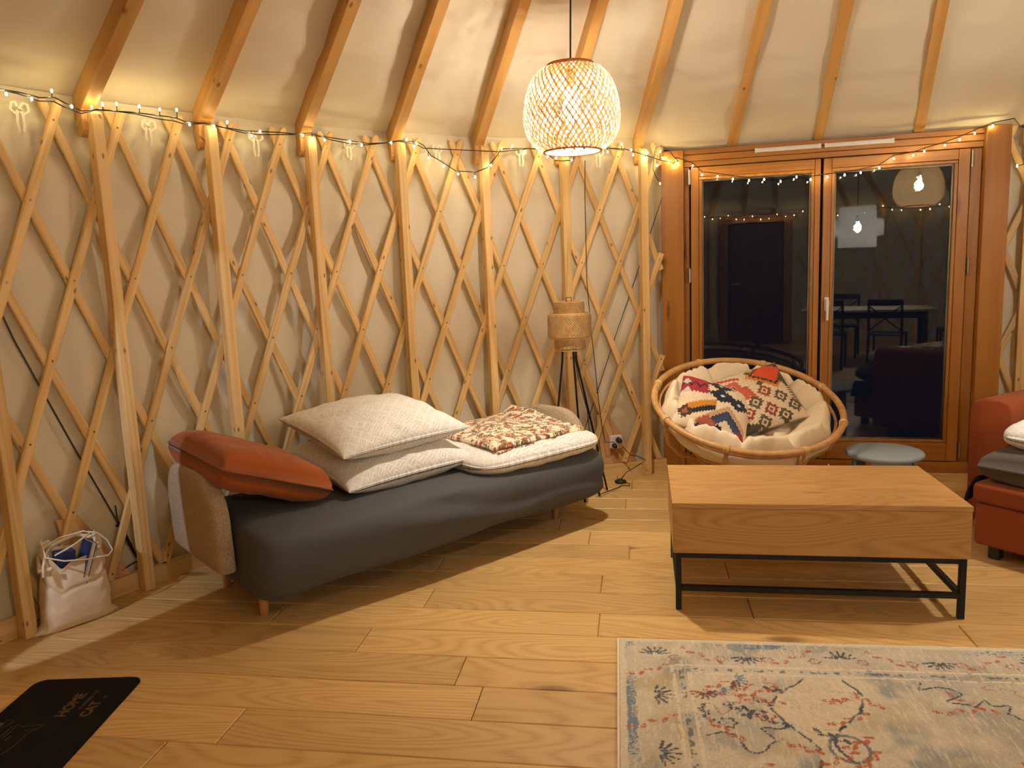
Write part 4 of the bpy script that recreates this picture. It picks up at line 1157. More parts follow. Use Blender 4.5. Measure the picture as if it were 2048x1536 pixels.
def kilim_red(X, Y, side):
    """cushion in navy, crimson and orange; X to the right, Y up, side .45"""
    c = full(X.shape, (0.66, 0.52, 0.36))
    x = X / 0.42; y = Y / 0.43
    xz = x + zz(y, 0.05, 0.018); yz = y + zz(x, 0.05, 0.018)
    c = lay(c, (yz > 0.60) & (xz < 0.36) & (y < 0.92), (0.30, 0.022, 0.030))
    c = lay(c, (np.abs((y - 0.76) + zz(x, 0.12, 0.05)) < 0.022) & (x < 0.34), (0.012, 0.014, 0.02))
    c = lay(c, ((dia(x + zz(y, .04, .01), y, 0.06, 0.80, 0.06, 0.07) < 1) | (dia(x, y, 0.08, 0.62, 0.05, 0.06) < 1)), (0.45, 0.42, 0.38))
    for px, py, r in ((0.52, 0.88, 0.16), (0.56, 0.66, 0.17), (0.80, 0.60, 0.15)):
        c = lay(c, dia(xz, yz, px, py, r * 1.25, r * 0.8) < 1, (0.014, 0.017, 0.028))
        c = lay(c, dia(x, y, px, py, 0.035, 0.03) < 1, (0.55, 0.55, 0.55))
    d = y - 0.42 - (x - 0.35) * 0.55
    c = lay(c, (np.abs(d + zz(x, 0.035, 0.014)) < 0.055) & (x < 0.50) & (x > 0.10), (0.50, 0.20, 0.02))
    c = lay(c, (np.abs(d + 0.10 + zz(x, 0.035, 0.014)) < 0.045) & (x < 0.50) & (x > 0.08), (0.015, 0.02, 0.028))
    for k, (off, col) in enumerate(((0.0, (0.45, 0.27, 0.14)), (0.09, (0.03, 0.045, 0.085)), (0.17, (0.035, 0.05, 0.10)), (0.26, (0.60, 0.50, 0.36)))):
        e = (0.46 - off) - np.abs(x - 0.66) * 0.95 - y
        c = lay(c, (np.abs(e + zz(x, 0.04, 0.014)) < 0.042) & (x > 0.28) & (x < 0.95), col)
    c = lay(c, dia(xz, yz, 0.42, 0.12, 0.14, 0.13) < 1, (0.32, 0.075, 0.04))
    c = lay(c, dia(xz, yz, 0.58, 0.05, 0.12, 0.10) < 1, (0.015, 0.018, 0.03))
    c = lay(c, (dia(xz, yz, 0.88, 0.08, 0.10, 0.10) < 1), (0.28, 0.02, 0.03))
    c = lay(c, (dia(xz, yz, 0.12, 0.22, 0.11, 0.12) < 1), (0.06, 0.03, 0.022))
    c = lay(c, (dia(x, yz, 0.12, 0.22, 0.05, 0.05) < 1), (0.32, 0.10, 0.04))
    n = vn(X * 300, Y * 300, 2)[..., None]
    return np.clip(c * (0.82 + 0.36 * n), 0, 1)
def kilim_coral(X, Y, side):
    """cushion in coral, brown and cream"""
    c = full(X.shape, (0.62, 0.50, 0.35))
    x = X / 0.45; y = Y / 0.43
    xz = x + zz(y, 0.045, 0.014); yz = y + zz(x, 0.045, 0.014)
    # big stepped coral diamond, upper right
    c = lay(c, dia(xz, yz, 0.80, 0.80, 0.32, 0.30) < 1, (0.55, 0.20, 0.05))
    c = lay(c, (np.abs(dia(xz, yz, 0.82, 0.82, 0.25, 0.24) - 1.0) < 0.10), (0.045, 0.025, 0.018))
    c = lay(c, dia(xz, yz, 0.83, 0.83, 0.23, 0.22) < 1, (0.58, 0.075, 0.030))
    for px, py in ((0.56, 0.90), (0.62, 0.64)):
        c = lay(c, dia(x, y, px, py, 0.05, 0.055) < 1, (0.10, 0.075, 0.02))
    # coral frame, left
    d = np.maximum(np.abs(x - 0.22 + (y - 0.6) * 0.2), np.abs(y - 0.62))
    c = lay(c, (d + zz(x + y, 0.05, 0.010) < 0.18) & (d > 0.10), (0.46, 0.10, 0.055))
    c = lay(c, (d < 0.10), (0.70, 0.60, 0.46)); c = lay(c, np.abs(d - 0.085) < 0.012, (0.10, 0.06, 0.04))
    c = lay(c, (np.abs(x - 0.45 + (y - 0.5) * 0.25 + zz(y, 0.05, 0.012)) < 0.035) & (y > 0.33) & (y < 0.66), (0.44, 0.09, 0.05))
    c = lay(c, (np.abs(y - 0.90 + (x - 0.2) * 0.3 + zz(x, 0.05, 0.012)) < 0.03) & (x < 0.42) & (x > 0.12), (0.42, 0.07, 0.05))
    # chequer of small diamonds
    for i, (px, py, col) in enumerate(((0.44, 0.36, 0), (0.62, 0.50, 1), (0.58, 0.20, 1), (0.78, 0.36, 0), (0.30, 0.24, 1), (0.44, 0.06, 0), (0.72, 0.08, 0), (0.90, 0.20, 0))):
        cc = ((0.10, 0.075, 0.042), (0.24, 0.05, 0.03))[col]
        c = lay(c, dia(xz, yz, px, py, 0.10, 0.115) < 1, cc)
        c = lay(c, dia(x, y, px, py, 0.05, 0.057) < 1, (0.60, 0.48, 0.34)); c = lay(c, dia(x, y, px, py, 0.025, 0.03) < 1, cc)
    # comb on the right side
    c = lay(c, (x > 0.90) & (x + zz(y, 0.045, 0.05) > 0.95) & (y < 0.55) & (y > 0.15), (0.09, 0.065, 0.035))
    c = lay(c, dia(xz, yz, 0.98, 0.66, 0.10, 0.16) < 1, (0.065, 0.055, 0.032)); c = lay(c, dia(xz, yz, 0.98, 0.98, 0.16, 0.10) < 1, (0.07, 0.055, 0.032))
    c = lay(c, dia(xz, yz, 0.22, 0.03, 0.20, 0.10) < 1, (0.075, 0.06, 0.04))
    c = lay(c, (x < 0.035) | (y > 0.97), (0.24, 0.17, 0.11))
    n = vn(X * 280, Y * 280, 6)[..., None]
    return np.clip(c * (0.80 + 0.4 * n), 0, 1)
def put(o, loc, xaxis, yaxis):
    x = Vector(xaxis).normalized(); y = Vector(yaxis); y = (y - x * y.dot(x)).normalized(); z = x.cross(y)
    o.matrix_world = Matrix(((x.x, y.x, z.x, loc[0]), (x.y, y.y, z.y, loc[1]), (x.z, y.z, z.z, loc[2]), (0, 0, 0, 1)))
me, _ = pillow_mesh('kilim_pillow', 'kilim', 0.42, 0.43, 0.13, n=150, m=150, p=2.2, q=0.55, pinch=0.05, seed=30, wr=0.010, paint=kilim_red)
k1 = link('kilim_pillow', me, None, label='kilim pillow in crimson, navy and orange on the cream round cushion', cat='pillow', group='kilim pillows')
put(k1, (1.125, 4.26, 0.625), (0.88, -0.16, -0.34), (-0.10, 0.74, 0.62))
me, _ = pillow_mesh('kilim_pillow', 'kilim', 0.45, 0.43, 0.13, n=150, m=150, p=2.2, q=0.55, pinch=0.05, seed=40, wr=0.010, paint=kilim_coral)
k2 = link('kilim_pillow', me, None, label='kilim pillow in coral, brown and cream, leaning behind the navy one', cat='pillow', group='kilim pillows')
put(k2, (1.395, 4.37, 0.650), (0.92, 0.06, 0.24), (-0.20, 0.74, 0.62))

# ================================================================== COFFEE TABLE
TA = math.atan2(-0.19, 1.099)
ct = thing('coffee_table', 'oak-veneer coffee table on a thin black metal frame', 'table', (0.655, 3.075, 0), (0, 0, TA))
TW, TD, TT, TB = 1.15, 0.625, 0.468, 0.252
MB().box(-0.012, TW - 0.012, 0.0, TD, TT - 0.022, TT).build('table_top', 'table_oak', ct, uvaxis='x', bevel=0.0015)
MB().box(-0.010, TW - 0.014, 0.002, 0.022, TB, TT - 0.0235).build('front_panel', 'table_oak', ct, uvaxis='x', bevel=0.001)
MB().box(-0.010, TW - 0.014, TD - 0.022, TD - 0.002, TB, TT - 0.0235).build('back_panel', 'table_oak', ct, uvaxis='x', bevel=0.001)
for x0 in (-0.010, TW - 0.034):
    MB().box(x0, x0 + 0.020, 0.0225, TD - 0.0225, TB, TT - 0.0235).build('side_panel', 'table_oak', ct, uvaxis='y', bevel=0.001)
MB().box(0.0105, TW - 0.0345, 0.0225, TD - 0.0225, TB, TB + 0.012).build('bottom_panel', 'table_oak', ct, uvaxis='x')
lw = 0.024; fx0, fx1, fy0, fy1 = 0.0, TW - 0.024, 0.004, TD - 0.004
for x0 in (fx0, fx1 - lw):
    for y0 in (fy0, fy1 - lw):
        MB().box(x0, x0 + lw, y0, y0 + lw, 0, TB).build('leg', 'black_metal', ct, bevel=0.0015)
for z in (TB - 0.022, 0.085):
    zt = z + 0.0215
    for y0 in (fy0, fy1 - lw):
        MB().box(fx0 + lw, fx1 - lw, y0, y0 + lw, z, zt).build('rail', 'black_metal', ct, bevel=0.0015)
    for x0 in (fx0, fx1 - lw):
        MB().box(x0, x0 + lw, fy0 + lw, fy1 - lw, z, zt).build('rail', 'black_metal', ct, bevel=0.0015)

# ================================================================== STOOL
st = thing('side_table', 'low round grey-blue side table in front of the glass door', 'table', (2.007, 4.075, 0), (0, 0, 0.25))
MB().lathe([(0.0, 0.368), (0.185, 0.368), (0.196, 0.376), (0.199, 0.385), (0.196, 0.394), (0.188, 0.399), (0.0, 0.400)], 56, cap=False).build('table_top', 'stool', st, smooth=True)
for k in range(3):
    a0 = 2 * PI * k / 3 + 2.2
    n = 18; P = np.zeros((4, n + 1, 3))
    for j in range(n + 1):
        a = a0 + (j / n - 0.5) * 1.35
        arch = 0.0
        for i, (r, z) in enumerate(((0.168, 0.0), (0.160, 0.367), (0.148, 0.367), (0.156, 0.0))):
            P[i, j] = (r * math.cos(a), r * math.sin(a), z)
    mb = MB().grid(np.concatenate([P, P[:1]]))
    mb.f.append((0, n + 1, 2 * (n + 1), 3 * (n + 1))); mb.f.append((n, 4 * n + 3, 3 * n + 2, 2 * n + 1))
    mb.build('leg_panel', 'stool', st, smooth=True, sharp=0.7)
MB().lathe([(0.0, 0.06), (0.146, 0.06), (0.146, 0.075), (0.0, 0.075)], 40, cap=False).build('lower_shelf', 'stool', st, smooth=True, sharp=0.7)

# ================================================================== RUST SOFA at the right edge
RA = math.atan2(0.52, 0.86)        # local x runs back into the sofa, local -y along its front towards the viewer
rs = thing('corner_sofa', 'rust-orange fabric sofa with a raised arm beside the glass door', 'sofa', (2.175, 3.526, 0), (0, 0, RA))
def softbox(x0, x1, y0, y1, z0, z1, name, mat, parent, r=0.03, **kw):
    return MB().box(x0, x1, y0, y1, z0, z1).build(name, mat, parent, smooth=True, bevel=r, seg=4, **kw)
softbox(0.0, 0.95, -1.55, 0.0, 0.068, 0.272, 'base', 'rust_sofa', rs, 0.018)
softbox(-0.012, 0.95, -1.55, 0.012, 0.274, 0.372, 'seat', 'rust_sofa', rs, 0.026)
ar = MB().prism([(0.014, 0.07), (0.014, 0.66), (0.03, 0.695), (0.07, 0.71), (0.16, 0.71), (0.20, 0.695), (0.215, 0.66), (0.215, 0.07)], 0.33, 0.95)
ar.build('arm', 'rust_sofa', rs, bevel=0.012, seg=3, smooth=True)
bk = MB().prism([(-1.55, 0.07), (-1.55, 0.80), (0.012, 0.80), (0.012, 0.07)], 0.96, 1.14); bk.build('backrest', 'rust_sofa', rs, bevel=0.04, seg=3, smooth=True)
for x, y in ((0.04, -0.05), (0.88, -0.05), (0.04, -1.48), (0.88, -1.48)):
    MB().box(x, x + 0.05, y - 0.05, y, 0, 0.068).build('foot', 'black_plastic', rs, bevel=0.004)
def rs_pt(x, y): return (2.175 + x * math.cos(RA) - y * math.sin(RA), 3.526 + x * math.sin(RA) + y * math.cos(RA))
me, _ = pillow_mesh('bed_sheet', 'throw', 0.92, 1.52, 0.17, n=70, m=90, p=9, q=0.30, pinch=0.0, seed=50, wr=0.012, noise_s=4)
o = link('seat_throw', me, None, (*rs_pt(0.462, -0.76), 0.448), (0, 0, RA), 'charcoal sheet spread over the seat of the rust sofa', 'sheet')
n = 14
P = np.zeros((n, 12, 3))
for i in range(n):
    for j in range(12):
        t = i / (n - 1); q = j / 11
        P[i, j] = (0.02 + 0.20 * q - 0.02 * t, 0.016 + 0.035 * math.sin(t * PI * 0.6) + 0.008 * math.sin(q * 9), 0.385 - 0.14 * t * (1 - 0.5 * q))
hb = MB().grid(P).build('hanging_corner', 'dark_throw', o, smooth=True)
hb.matrix_parent_inverse = Matrix.Identity(4)
hb.location = (-0.462, 0.76, -0.448)
sm = hb.modifiers.new('thick', 'SOLIDIFY'); sm.thickness = 0.006
me, _ = pillow_mesh('folded_duvet', 'white_print', 0.66, 0.62, 0.13, n=120, m=110, rc=0.1, p=5, q=0.45, pinch=0.02, seed=60, wr=0.02, paint=paint_leaf, noise_s=7)
dv2 = link('folded_duvet', me, None, (*rs_pt(0.395, -0.33), 0.598), (0.0, -0.03, RA + 0.1), 'rumpled white duvet folded on the charcoal sheet of the rust sofa', 'duvet')
fb2 = cloth_layer(0, 0.5, 0, 0.45, 0.0, 0.045, 70, 0, 110, 110).build('floral_blanket', 'print', None, smooth=True, loc=(*rs_pt(0.42, -0.55), 0.685), rot=(0, 0, RA), label='small fold of floral blanket on the duvet of the rust sofa', cat='blanket')

# ================================================================== RUG
def rug():
    nx, ny = 560, 380; Lx, Ly = 2.35, 1.60
    x = np.linspace(0, Lx, nx); y = np.linspace(0, Ly, ny); X, Y = np.meshgrid(x, y, indexing='ij')
    streak = fbm(X * 60, Y * 9, 3); mott = fbm(X * 5, Y * 5, 7, 4); m2 = fbm(X * 9 + 30, Y * 9, 12, 3)
    c = full(X.shape, (0.60, 0.53, 0.40))
    c = lay(c, np.clip((mott - 0.42) * 6, 0, 1), (0.36, 0.335, 0.27), 0.9)
    c = lay(c, np.clip((m2 - 0.46) * 6, 0, 1), (0.26, 0.285, 0.285), 0.85)
    c = lay(c, np.clip((fbm(X * 6 + 70, Y * 6, 22) - 0.52) * 6, 0, 1), (0.42, 0.34, 0.17), 0.7)
    navy = (0.035, 0.05, 0.075); blue = (0.13, 0.20, 0.28); red = (0.42, 0.10, 0.035); cream = (0.70, 0.62, 0.47)
    rough = (vn(X * 220, Y * 220, 5) - 0.5)
    wob = 0.010 * (fbm(X * 30, Y * 30, 15) - 0.45) * 2
    # edge: cream binding, then blue patches
    d = np.minimum(np.minimum(X, Lx - X), np.minimum(Y, Ly - Y))
    inner = 0.225
    c = lay(c, (d < inner) & (fbm(X * 8 + 5, Y * 8, 31) > 0.42), (0.55, 0.49, 0.39), 0.6)
    c = lay(c, (d > 0.032) & (d < 0.066 + wob) & (vn((X + Y) * 5, (X - Y) * 2, 33) + rough * 0.5 > 0.50), blue, 0.9)
    # guard stripes of the border
    for dd_, col, w_ in ((inner - 0.026, cream, 0.006), (inner + 0.026, cream, 0.006), (inner, (0.10, 0.13, 0.15), 0.008)):
        brk = vn((X + Y) * 60, (X - Y) * 60, 35) > (0.25 if col is cream else 0.58)
        c = lay(c, (np.abs(d - dd_ + wob * 0.3) < w_) & brk, col, 0.85)
    c = lay(c, d < 0.030 + wob * 0.4, (0.66, 0.57, 0.42), 0.95)
    r = random.Random(4)
    # palmettes along the border
    def spray(px, py, a, s, col):
        nonlocal c
        for k in range(-3, 4):
            an = a + k * 0.45
            c = lay(c, seg(X, Y, px + 0.015 * math.cos(an), py + 0.015 * math.sin(an), px + s * math.cos(an), py + s * math.sin(an), 0.0050) & (rough > -0.28), col, 0.9)
    def squig(px, py, a, s, col):
        nonlocal c
        for k in range(5):
            t = (k - 2) * s / 2.4; ox_ = 0.006 * (1 if k % 2 else -1)
            qx, qy = px + t * math.cos(a) - ox_ * math.sin(a), py + t * math.sin(a) + ox_ * math.cos(a)
            c = lay(c, ell(X, Y, qx, qy, 0.017, 0.008, a + 0.5 * (-1) ** k) & (rough > -0.25), col, 0.9)
    def flower(px, py, R, col):
        nonlocal c
        rr = np.hypot(X - px, Y - py); an = np.arctan2(Y - py, X - px)
        c = lay(c, (np.abs(rr - R * (1 + 0.18 * np.cos(an * 6))) < 0.0048) & (rough > -0.25), col, 0.9)
        c = lay(c, rr < R * 0.3, col, 0.7)
    k = 0
    for t in np.arange(0.14, Lx, 0.165):
        yb = 0.125
        if k % 2 == 0: spray(t, yb, PI / 2 if k % 4 else -PI / 2, 0.055, navy)
        else: squig(t, yb, 0.7 if k % 4 == 1 else -0.6, 0.10, red)
        flower(t + 0.07, yb + 0.02, 0.017, (0.34, 0.17, 0.12)); k += 1
    k = 0
    for t in np.arange(0.24, Ly, 0.16):
        xb = 0.125
        if k % 2 == 0: squig(xb - 0.01, t, -0.5, 0.09, red)
        else: spray(xb, t, 0.0, 0.06, navy)
        k += 1
    def outline(mask, w_):
        e = mask.copy()
        for _ in range(w_):
            q = e.copy(); q[1:] &= e[:-1]; q[:-1] &= e[1:]; q[:, 1:] &= e[:, :-1]; q[:, :-1] &= e[:, 1:]; e = q
        return mask & ~e
    # corner spandrels and central medallion, stepped outlines
    def stepdist(px, py, rx, ry):
        ax = np.abs(X - px) / rx; ay = np.abs(Y - py) / ry
        an = np.arctan2(ay, ax)
        return np.sqrt(ax ** 2 + ay ** 2) * (1 + 0.10 * np.sign(np.sin(an * 14)) + 0.04 * np.cos(an * 22)) + wob * 3
    for (px, py, rx, ry) in ((inner + 0.03, inner + 0.03, 0.50, 0.40), (Lx / 2 + 0.20, inner - 0.04, 0.36, 0.27), (Lx - inner, inner + .03, 0.5, 0.4), (inner + .03, Ly - inner, 0.5, 0.4)):
        s_ = stepdist(px, py, rx, ry); ins = d > inner + 0.035
        c = lay(c, (s_ < 1) & ins, (0.60, 0.53, 0.41), 0.45)
        c = lay(c, outline((s_ < 1) & ins, 2) & (d > inner + 0.045) & (rough > -0.40), navy, 0.92)
        c = lay(c, outline((s_ < 0.55) & ins, 1) & (d > inner + 0.045) & (rough > -0.38), red, 0.9)
        for q in range(4):
            a = 0.25 + q * 0.36
            flower(px + rx * 0.76 * math.cos(a), py + ry * 0.76 * math.sin(a), 0.024, ((0.30, 0.07, 0.045), navy)[q % 2])
            spray(px + rx * 0.30 * math.cos(a), py + ry * 0.30 * math.sin(a), a, 0.045, (blue, (0.14, 0.05, 0.04))[q % 2])
            squig(px + rx * 0.62 * math.cos(a + .15), py + ry * 0.62 * math.sin(a + .15), a, 0.05, navy)
    # pale hour-glass cartouche with a dark broken outline
    cx_, cy_ = 0.66, 0.70
    ww = 0.085 + 0.055 * np.cos((Y - 0.42) * 13) + 0.25 * np.clip(Y - 0.72, 0, 1)
    e = np.abs(X - cx_ - 0.05 * np.sin(Y * 8)) - ww + wob
    ins = (Y > 0.27) & (Y < 1.2)
    c = lay(c, (e < 0) & ins, (0.66, 0.56, 0.39), 0.8)
    c = lay(c, (np.abs(e) < 0.0055) & ins & (vn(X * 45, Y * 45, 51) > 0.30), navy, 0.9)
    rr = np.hypot((X - cx_ - 0.02) / 0.055, (Y - 0.66) / 0.065)
    c = lay(c, (np.abs(rr - 1) < 0.10), (0.13, 0.15, 0.16), 0.9)
    for _ in range(46):
        px, py = r.uniform(0.3, Lx - 0.3), r.uniform(0.3, Ly - 0.3)
        squig(px, py, r.uniform(-0.9, 0.9), r.uniform(0.03, 0.09), red if r.random() < 0.72 else navy)
    # worn pile
    c = lay(c, np.clip((fbm(X * 150, Y * 22, 3) - 0.52) * 8, 0, 1), (0.70, 0.63, 0.49), 0.6)
    c = np.clip(c * (0.86 + 0.28 * vn(X * 400, Y * 400, 60)[..., None]), 0, 1)
    Z = 0.011 + 0.0014 * (vn(X * 260, Y * 260, 61) - 0.5) + 0.002 * (fbm(X * 4, Y * 4, 62) - 0.5)
    Z = np.where(d < 0.006, 0.004, Z)
    P = np.stack([X, -Y, Z], 2)
    mb = MB().grid(P[:, ::-1]); mb.col = c[:, ::-1].reshape(-1, 3)
    # skirt down to the floor
    return mb
rg = rug().build('area_rug', 'print', None, smooth=True, loc=(0.372, 2.832, 0.001), rot=(0, 0, math.atan2(-0.205, 1.455)), label='faded oriental rug with navy medallion outlines and rust sprigs', cat='rug')
bk_ = MB().box(0.001, 2.349, -1.599, -0.001, 0.0005, 0.008); bk_.build('rug_backing', 'tie', rg)

# ================================================================== DOORMAT
MW, ML = 0.40, 0.75
dmx = thing('doormat', 'black doormat with tan lettering and a line-drawn cat', 'mat', (-1.411, 2.687, 0.0005), (0, 0, math.radians(-0.6)))
def rrect(w_, l_, r_, n=8):
    pts = []
    for cx_, cy_, a0 in ((-r_, -r_, 0), (-w_ + r_, -r_, PI / 2), (-w_ + r_, -l_ + r_, PI), (-r_, -l_ + r_, 3 * PI / 2)):
        for k in range(n + 1):
            a = a0 + PI / 2 * k / n; pts.append((cx_ + r_ * math.cos(a), cy_ + r_ * math.sin(a)))
    return pts
pts = rrect(MW, ML, 0.045); n = len(pts)
mb = MB(); cxm, cym = -MW / 2, -ML / 2
def ins(p, k): return (cxm + (p[0] - cxm) * (1 - k / (MW / 2)), cym + (p[1] - cym) * (1 - k / (ML / 2)))
mb.add([(*p, 0) for p in pts] + [(*p, 0.004) for p in pts] + [(*ins(p, 0.004), 0.007) for p in pts],
       [(i, (i + 1) % n, n + (i + 1) % n, n + i) for i in range(n)] + [(n + i, n + (i + 1) % n, 2 * n + (i + 1) % n, 2 * n + i) for i in range(n)] + [tuple(range(2 * n, 3 * n)), tuple(range(n))[::-1]])
mb.build('mat_pile', 'mat', dmx)
def text_mesh(txt, size, ext=0.0006, bold=0.0):
    cu = bpy.data.curves.new('t', 'FONT'); cu.body = txt; cu.size = size; cu.extrude = ext; cu.offset = bold; cu.resolution_u = 3
    to = bpy.data.objects.new('t', cu); COL.objects.link(to)
    dg = bpy.context.evaluated_depsgraph_get(); me = bpy.data.meshes.new_from_object(to.evaluated_get(dg))
    bpy.data.objects.remove(to); bpy.data.curves.remove(cu)
    return me
def mtext(txt, x, y, size, mat, bold=0.0, name='lettering'):
    me = text_mesh(txt, size, bold=bold); me.materials.clear(); me.materials.append(M[mat]); me.name = name
    link(name, me, dmx, (x, y, 0.0076), (0, 0, PI / 2))
mtext('HOME', -0.152, -0.259, 0.052, 'mat_print', 0.0016)
mtext('IS WHERE THE', -0.118, -0.212, 0.0185, 'mat_line', 0.0)
mtext('CAT', -0.070, -0.263, 0.048, 'mat_print', 0.0016)
mtext('IS', -0.066, -0.145, 0.020, 'mat_line', 0.0)
ln = MB()
for path in ([(-0.287, -0.296), (-0.262, -0.309), (-0.225, -0.305), (-0.193, -0.302), (-0.200, -0.325), (-0.220, -0.351), (-0.219, -0.390), (-0.224, -0.433), (-0.235, -0.467), (-0.26, -0.50), (-0.30, -0.52)],
             [(-0.242, -0.328), (-0.228, -0.335), (-0.209, -0.323)],
             [(-0.345, -0.270), (-0.325, -0.266), (-0.311, -0.276), (-0.318, -0.296), (-0.335, -0.312)],
             [(-0.287, -0.296), (-0.284, -0.335), (-0.288, -0.372)], [(-0.300, -0.305), (-0.298, -0.345), (-0.302, -0.375)],
             [(-0.266, -0.361), (-0.268, -0.374), (-0.274, -0.384)], [(-0.352, -0.30), (-0.345, -0.285), (-0.336, -0.280)]):
    ln.tube([(x, y, 0.0072) for x, y in path], 0.0011, 5)
ln.build('cat_drawing', 'mat_line', dmx)
ey_ = MB().lathe([(0.0, 0.0078), (0.012, 0.0078), (0.012, 0.007)], 20, (-0.349, -0.294, 0), cap=False); ey_.build('cat_eye', 'mat_print', dmx)

# ================================================================== TOTE BAG
BA = math.atan2(3.278 - 3.048, -1.861 + 2.051)
bag = thing('tote_bag', 'slumped cream cotton drawstring bag on the floor by the leftmost posts', 'bag', (-1.945, 3.197, 0), (0, 0, BA))
def bagmesh():
    nz_, na = 44, 96
    P = np.zeros((nz_, na, 3)); zs = np.linspace(0, 1, nz_)
    for i, t in enumerate(zs):
        # half widths along x (front) and y (depth)
        wx = np.interp(t, [0, 0.06, 0.2, 0.5, 0.7, 0.82, 0.92, 1.0], [0.150, 0.138, 0.135, 0.128, 0.122, 0.112, 0.116, 0.108])
        wy = np.interp(t, [0, 0.1, 0.3, 0.6, 0.8, 0.92, 1.0], [0.048, 0.064, 0.070, 0.066, 0.058, 0.050, 0.055])
        for j in range(na):
            a = 2 * PI * j / na; ca, sa = math.cos(a), math.sin(a)
            pw = 0.55
            x = wx * math.copysign(abs(ca) ** pw, ca); y = wy * math.copysign(abs(sa) ** pw, sa)
            if t < 0.10 and abs(ca) > 0.9: x += math.copysign(0.03 * (1 - t / 0.10) * (abs(ca) - 0.9) / 0.1, ca); y *= 0.9
            top = 0.335 + 0.035 * math.cos(a * 2 + 0.6) + 0.03 * sa + 0.012 * math.sin(a * 7) 
            z = t * top
            cr = 0.010 * (fbm(np.array(a * 3.0 + t * 2), np.array(t * 8.0), 71) - 0.45) + 0.006 * math.sin(a * 9 + t * 5) * max(0, t - 0.55) * 2
            fold = -0.012 * math.exp(-((t - 0.60) / 0.03) ** 2) * (0.5 + 0.5 * math.cos(a + 1.2))
            k = 1 + (float(cr) + fold) / 0.10
            P[i, j] = (x * k + 0.02 * t, y * k + 0.02 * t * t, z + 0.002)
    mb = MB().grid(P, wrap=True); mb.f.append(tuple(range(na))[::-1])
    # inner lining
    Q = P[::-1][:30].copy(); Q[:, :, 0] = Q[:, :, 0] * 0.965; Q[:, :, 1] = Q[:, :, 1] * 0.94
    Q[0] = P[-1]
    mb.grid(Q, wrap=True)
    return mb.build('bag_body', 'tote', bag, smooth=True)
bagmesh()
hem = MB()
hem.tube([(-0.09 + 0.0, -0.060, 0.285), (-0.125, -0.02, 0.275), (-0.10, 0.05, 0.315), (-0.03, 0.075, 0.345), (0.06, 0.07, 0.365), (0.12, 0.02, 0.345), (0.105, -0.05, 0.315)], 0.010, 8)
hem.build('rolled_hem', 'tote', bag, smooth=True)
dr = MB()
dr.tube([(-0.13, -0.07, 0.262), (-0.12, -0.05, 0.30), (-0.09, 0.0, 0.335), (-0.06, 0.03, 0.35)], 0.0055, 7)
dr.tube([(0.135, -0.05, 0.275), (0.05, -0.085, 0.288), (-0.05, -0.085, 0.312), (-0.105, -0.045, 0.335), (-0.095, 0.0, 0.365), (-0.02, 0.02, 0.385), (0.07, 0.0, 0.392), (0.085, -0.03, 0.385), (0.0, -0.06, 0.360), (-0.075, -0.06, 0.338)], 0.0036, 7)
dr.tube([(0.085, 0.0, 0.385), (0.12, -0.01, 0.372), (0.155, -0.02, 0.33), (0.165, -0.04, 0.285), (0.135, -0.06, 0.270), (0.08, -0.075, 0.285)], 0.0036, 7)
dr.build('drawstring', 'tote', bag, smooth=True)
def bag_pt(x, y): return (-1.945 + x * math.cos(BA) - y * math.sin(BA), 3.197 + x * math.sin(BA) + y * math.cos(BA))
link('box', MB().box(-0.045, 0.035, -0.02, 0.02, -0.08, 0.08).mesh('box', 'blue', bevel=0.003), None, (*bag_pt(-0.02, 0.005), 0.252), (0.05, 0.12, BA), 'dark blue box peeking out of the cotton bag', 'box')
bkk = thing('book', 'cream-edged book standing in the cotton bag beside the blue box', 'book', (*bag_pt(0.060, -0.005), 0.262), (0.0, 0.35, BA))
MB().box(-0.008, 0.008, -0.045, 0.045, -0.09, 0.083).build('pages', 'paper', bkk)
MB().box(-0.0105, -0.0085, -0.048, 0.048, -0.092, 0.086).box(0.0085, 0.0105, -0.048, 0.048, -0.092, 0.086).build('cover', 'blue', bkk)

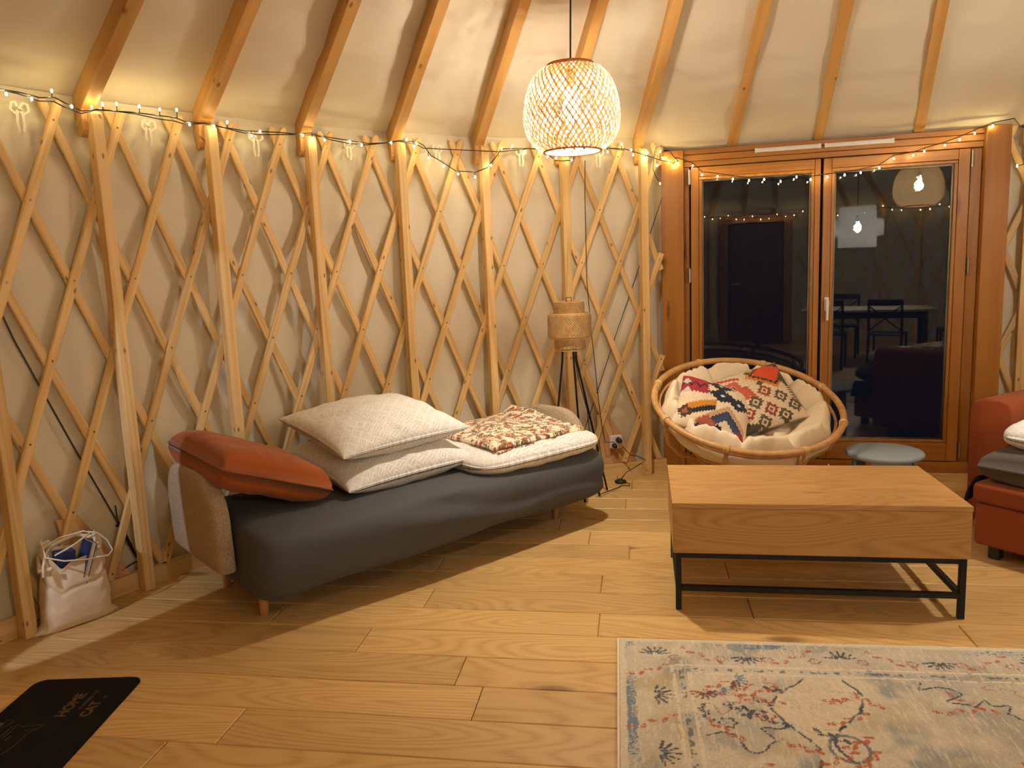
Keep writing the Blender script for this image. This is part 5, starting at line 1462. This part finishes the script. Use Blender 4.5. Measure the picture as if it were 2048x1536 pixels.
# ================================================================== DINING CORNER (behind the viewer, mirrored in the panes)
dt_ = thing('dining_table', 'dining table with a pale top under the tiered pendant, mirrored in the glass door', 'table', (1.95, -0.75, 0), (0, 0, -0.1))
MB().box(-0.80, 0.80, -0.45, 0.45, 0.715, 0.75).build('table_top', 'tabletop', dt_, bevel=0.006)
MB().box(-0.72, 0.72, -0.38, 0.38, 0.63, 0.714).build('apron', 'dark_wood', dt_, bevel=0.004)
for x in (-0.72, 0.66):
    for y in (-0.38, 0.32):
        MB().box(x, x + 0.06, y, y + 0.06, 0, 0.63).build('leg', 'dark_wood', dt_, bevel=0.004)
def dining_chair():
    t = thing('dining_chair', 'x', 'chair', group='cross-back dining chairs')
    MB().box(-0.21, 0.21, -0.21, 0.21, 0.44, 0.465).build('seat', 'dark_wood', t, bevel=0.008)
    for x in (-0.19, 0.19):
        MB().tube([(x, -0.19, 0.44), (x, -0.20, 0)], 0.016, 8).build('leg', 'dark_wood', t)
        MB().tube([(x, 0.26, 0), (x, 0.20, 0.45), (x, 0.25, 0.88)], 0.017, 8).build('rear_post', 'dark_wood', t)
    MB().box(-0.20, 0.20, 0.235, 0.258, 0.82, 0.90).build('top_rail', 'dark_wood', t, bevel=0.006)
    MB().tube([(-0.19, 0.215, 0.50), (0.0, 0.222, 0.66), (0.19, 0.245, 0.82)], 0.010, 6).tube([(0.19, 0.215, 0.50), (0.0, 0.240, 0.66), (-0.19, 0.245, 0.82)], 0.010, 6).build('cross_back', 'dark_wood', t)
    return t
c0 = dining_chair()
for i, (x, y, r_, lb) in enumerate(((1.55, -0.15, 0.0, 'dark cross-back chair on the near side of the dining table, closer to the doormat'), (2.25, -0.20, 0.1, 'dark cross-back chair on the near side of the dining table, closer to the rust sofa'), (1.6, -1.42, PI, 'dark cross-back chair on the dining table side nearest the entrance door'), (3.02, -0.85, -PI / 2 - 0.1, 'dark cross-back chair at the short end of the dining table'))):
    c_ = c0 if i == 0 else copy_tree(c0)
    c_.location = (x, y, 0); c_.rotation_euler = (0, 0, r_); c_['label'] = lb
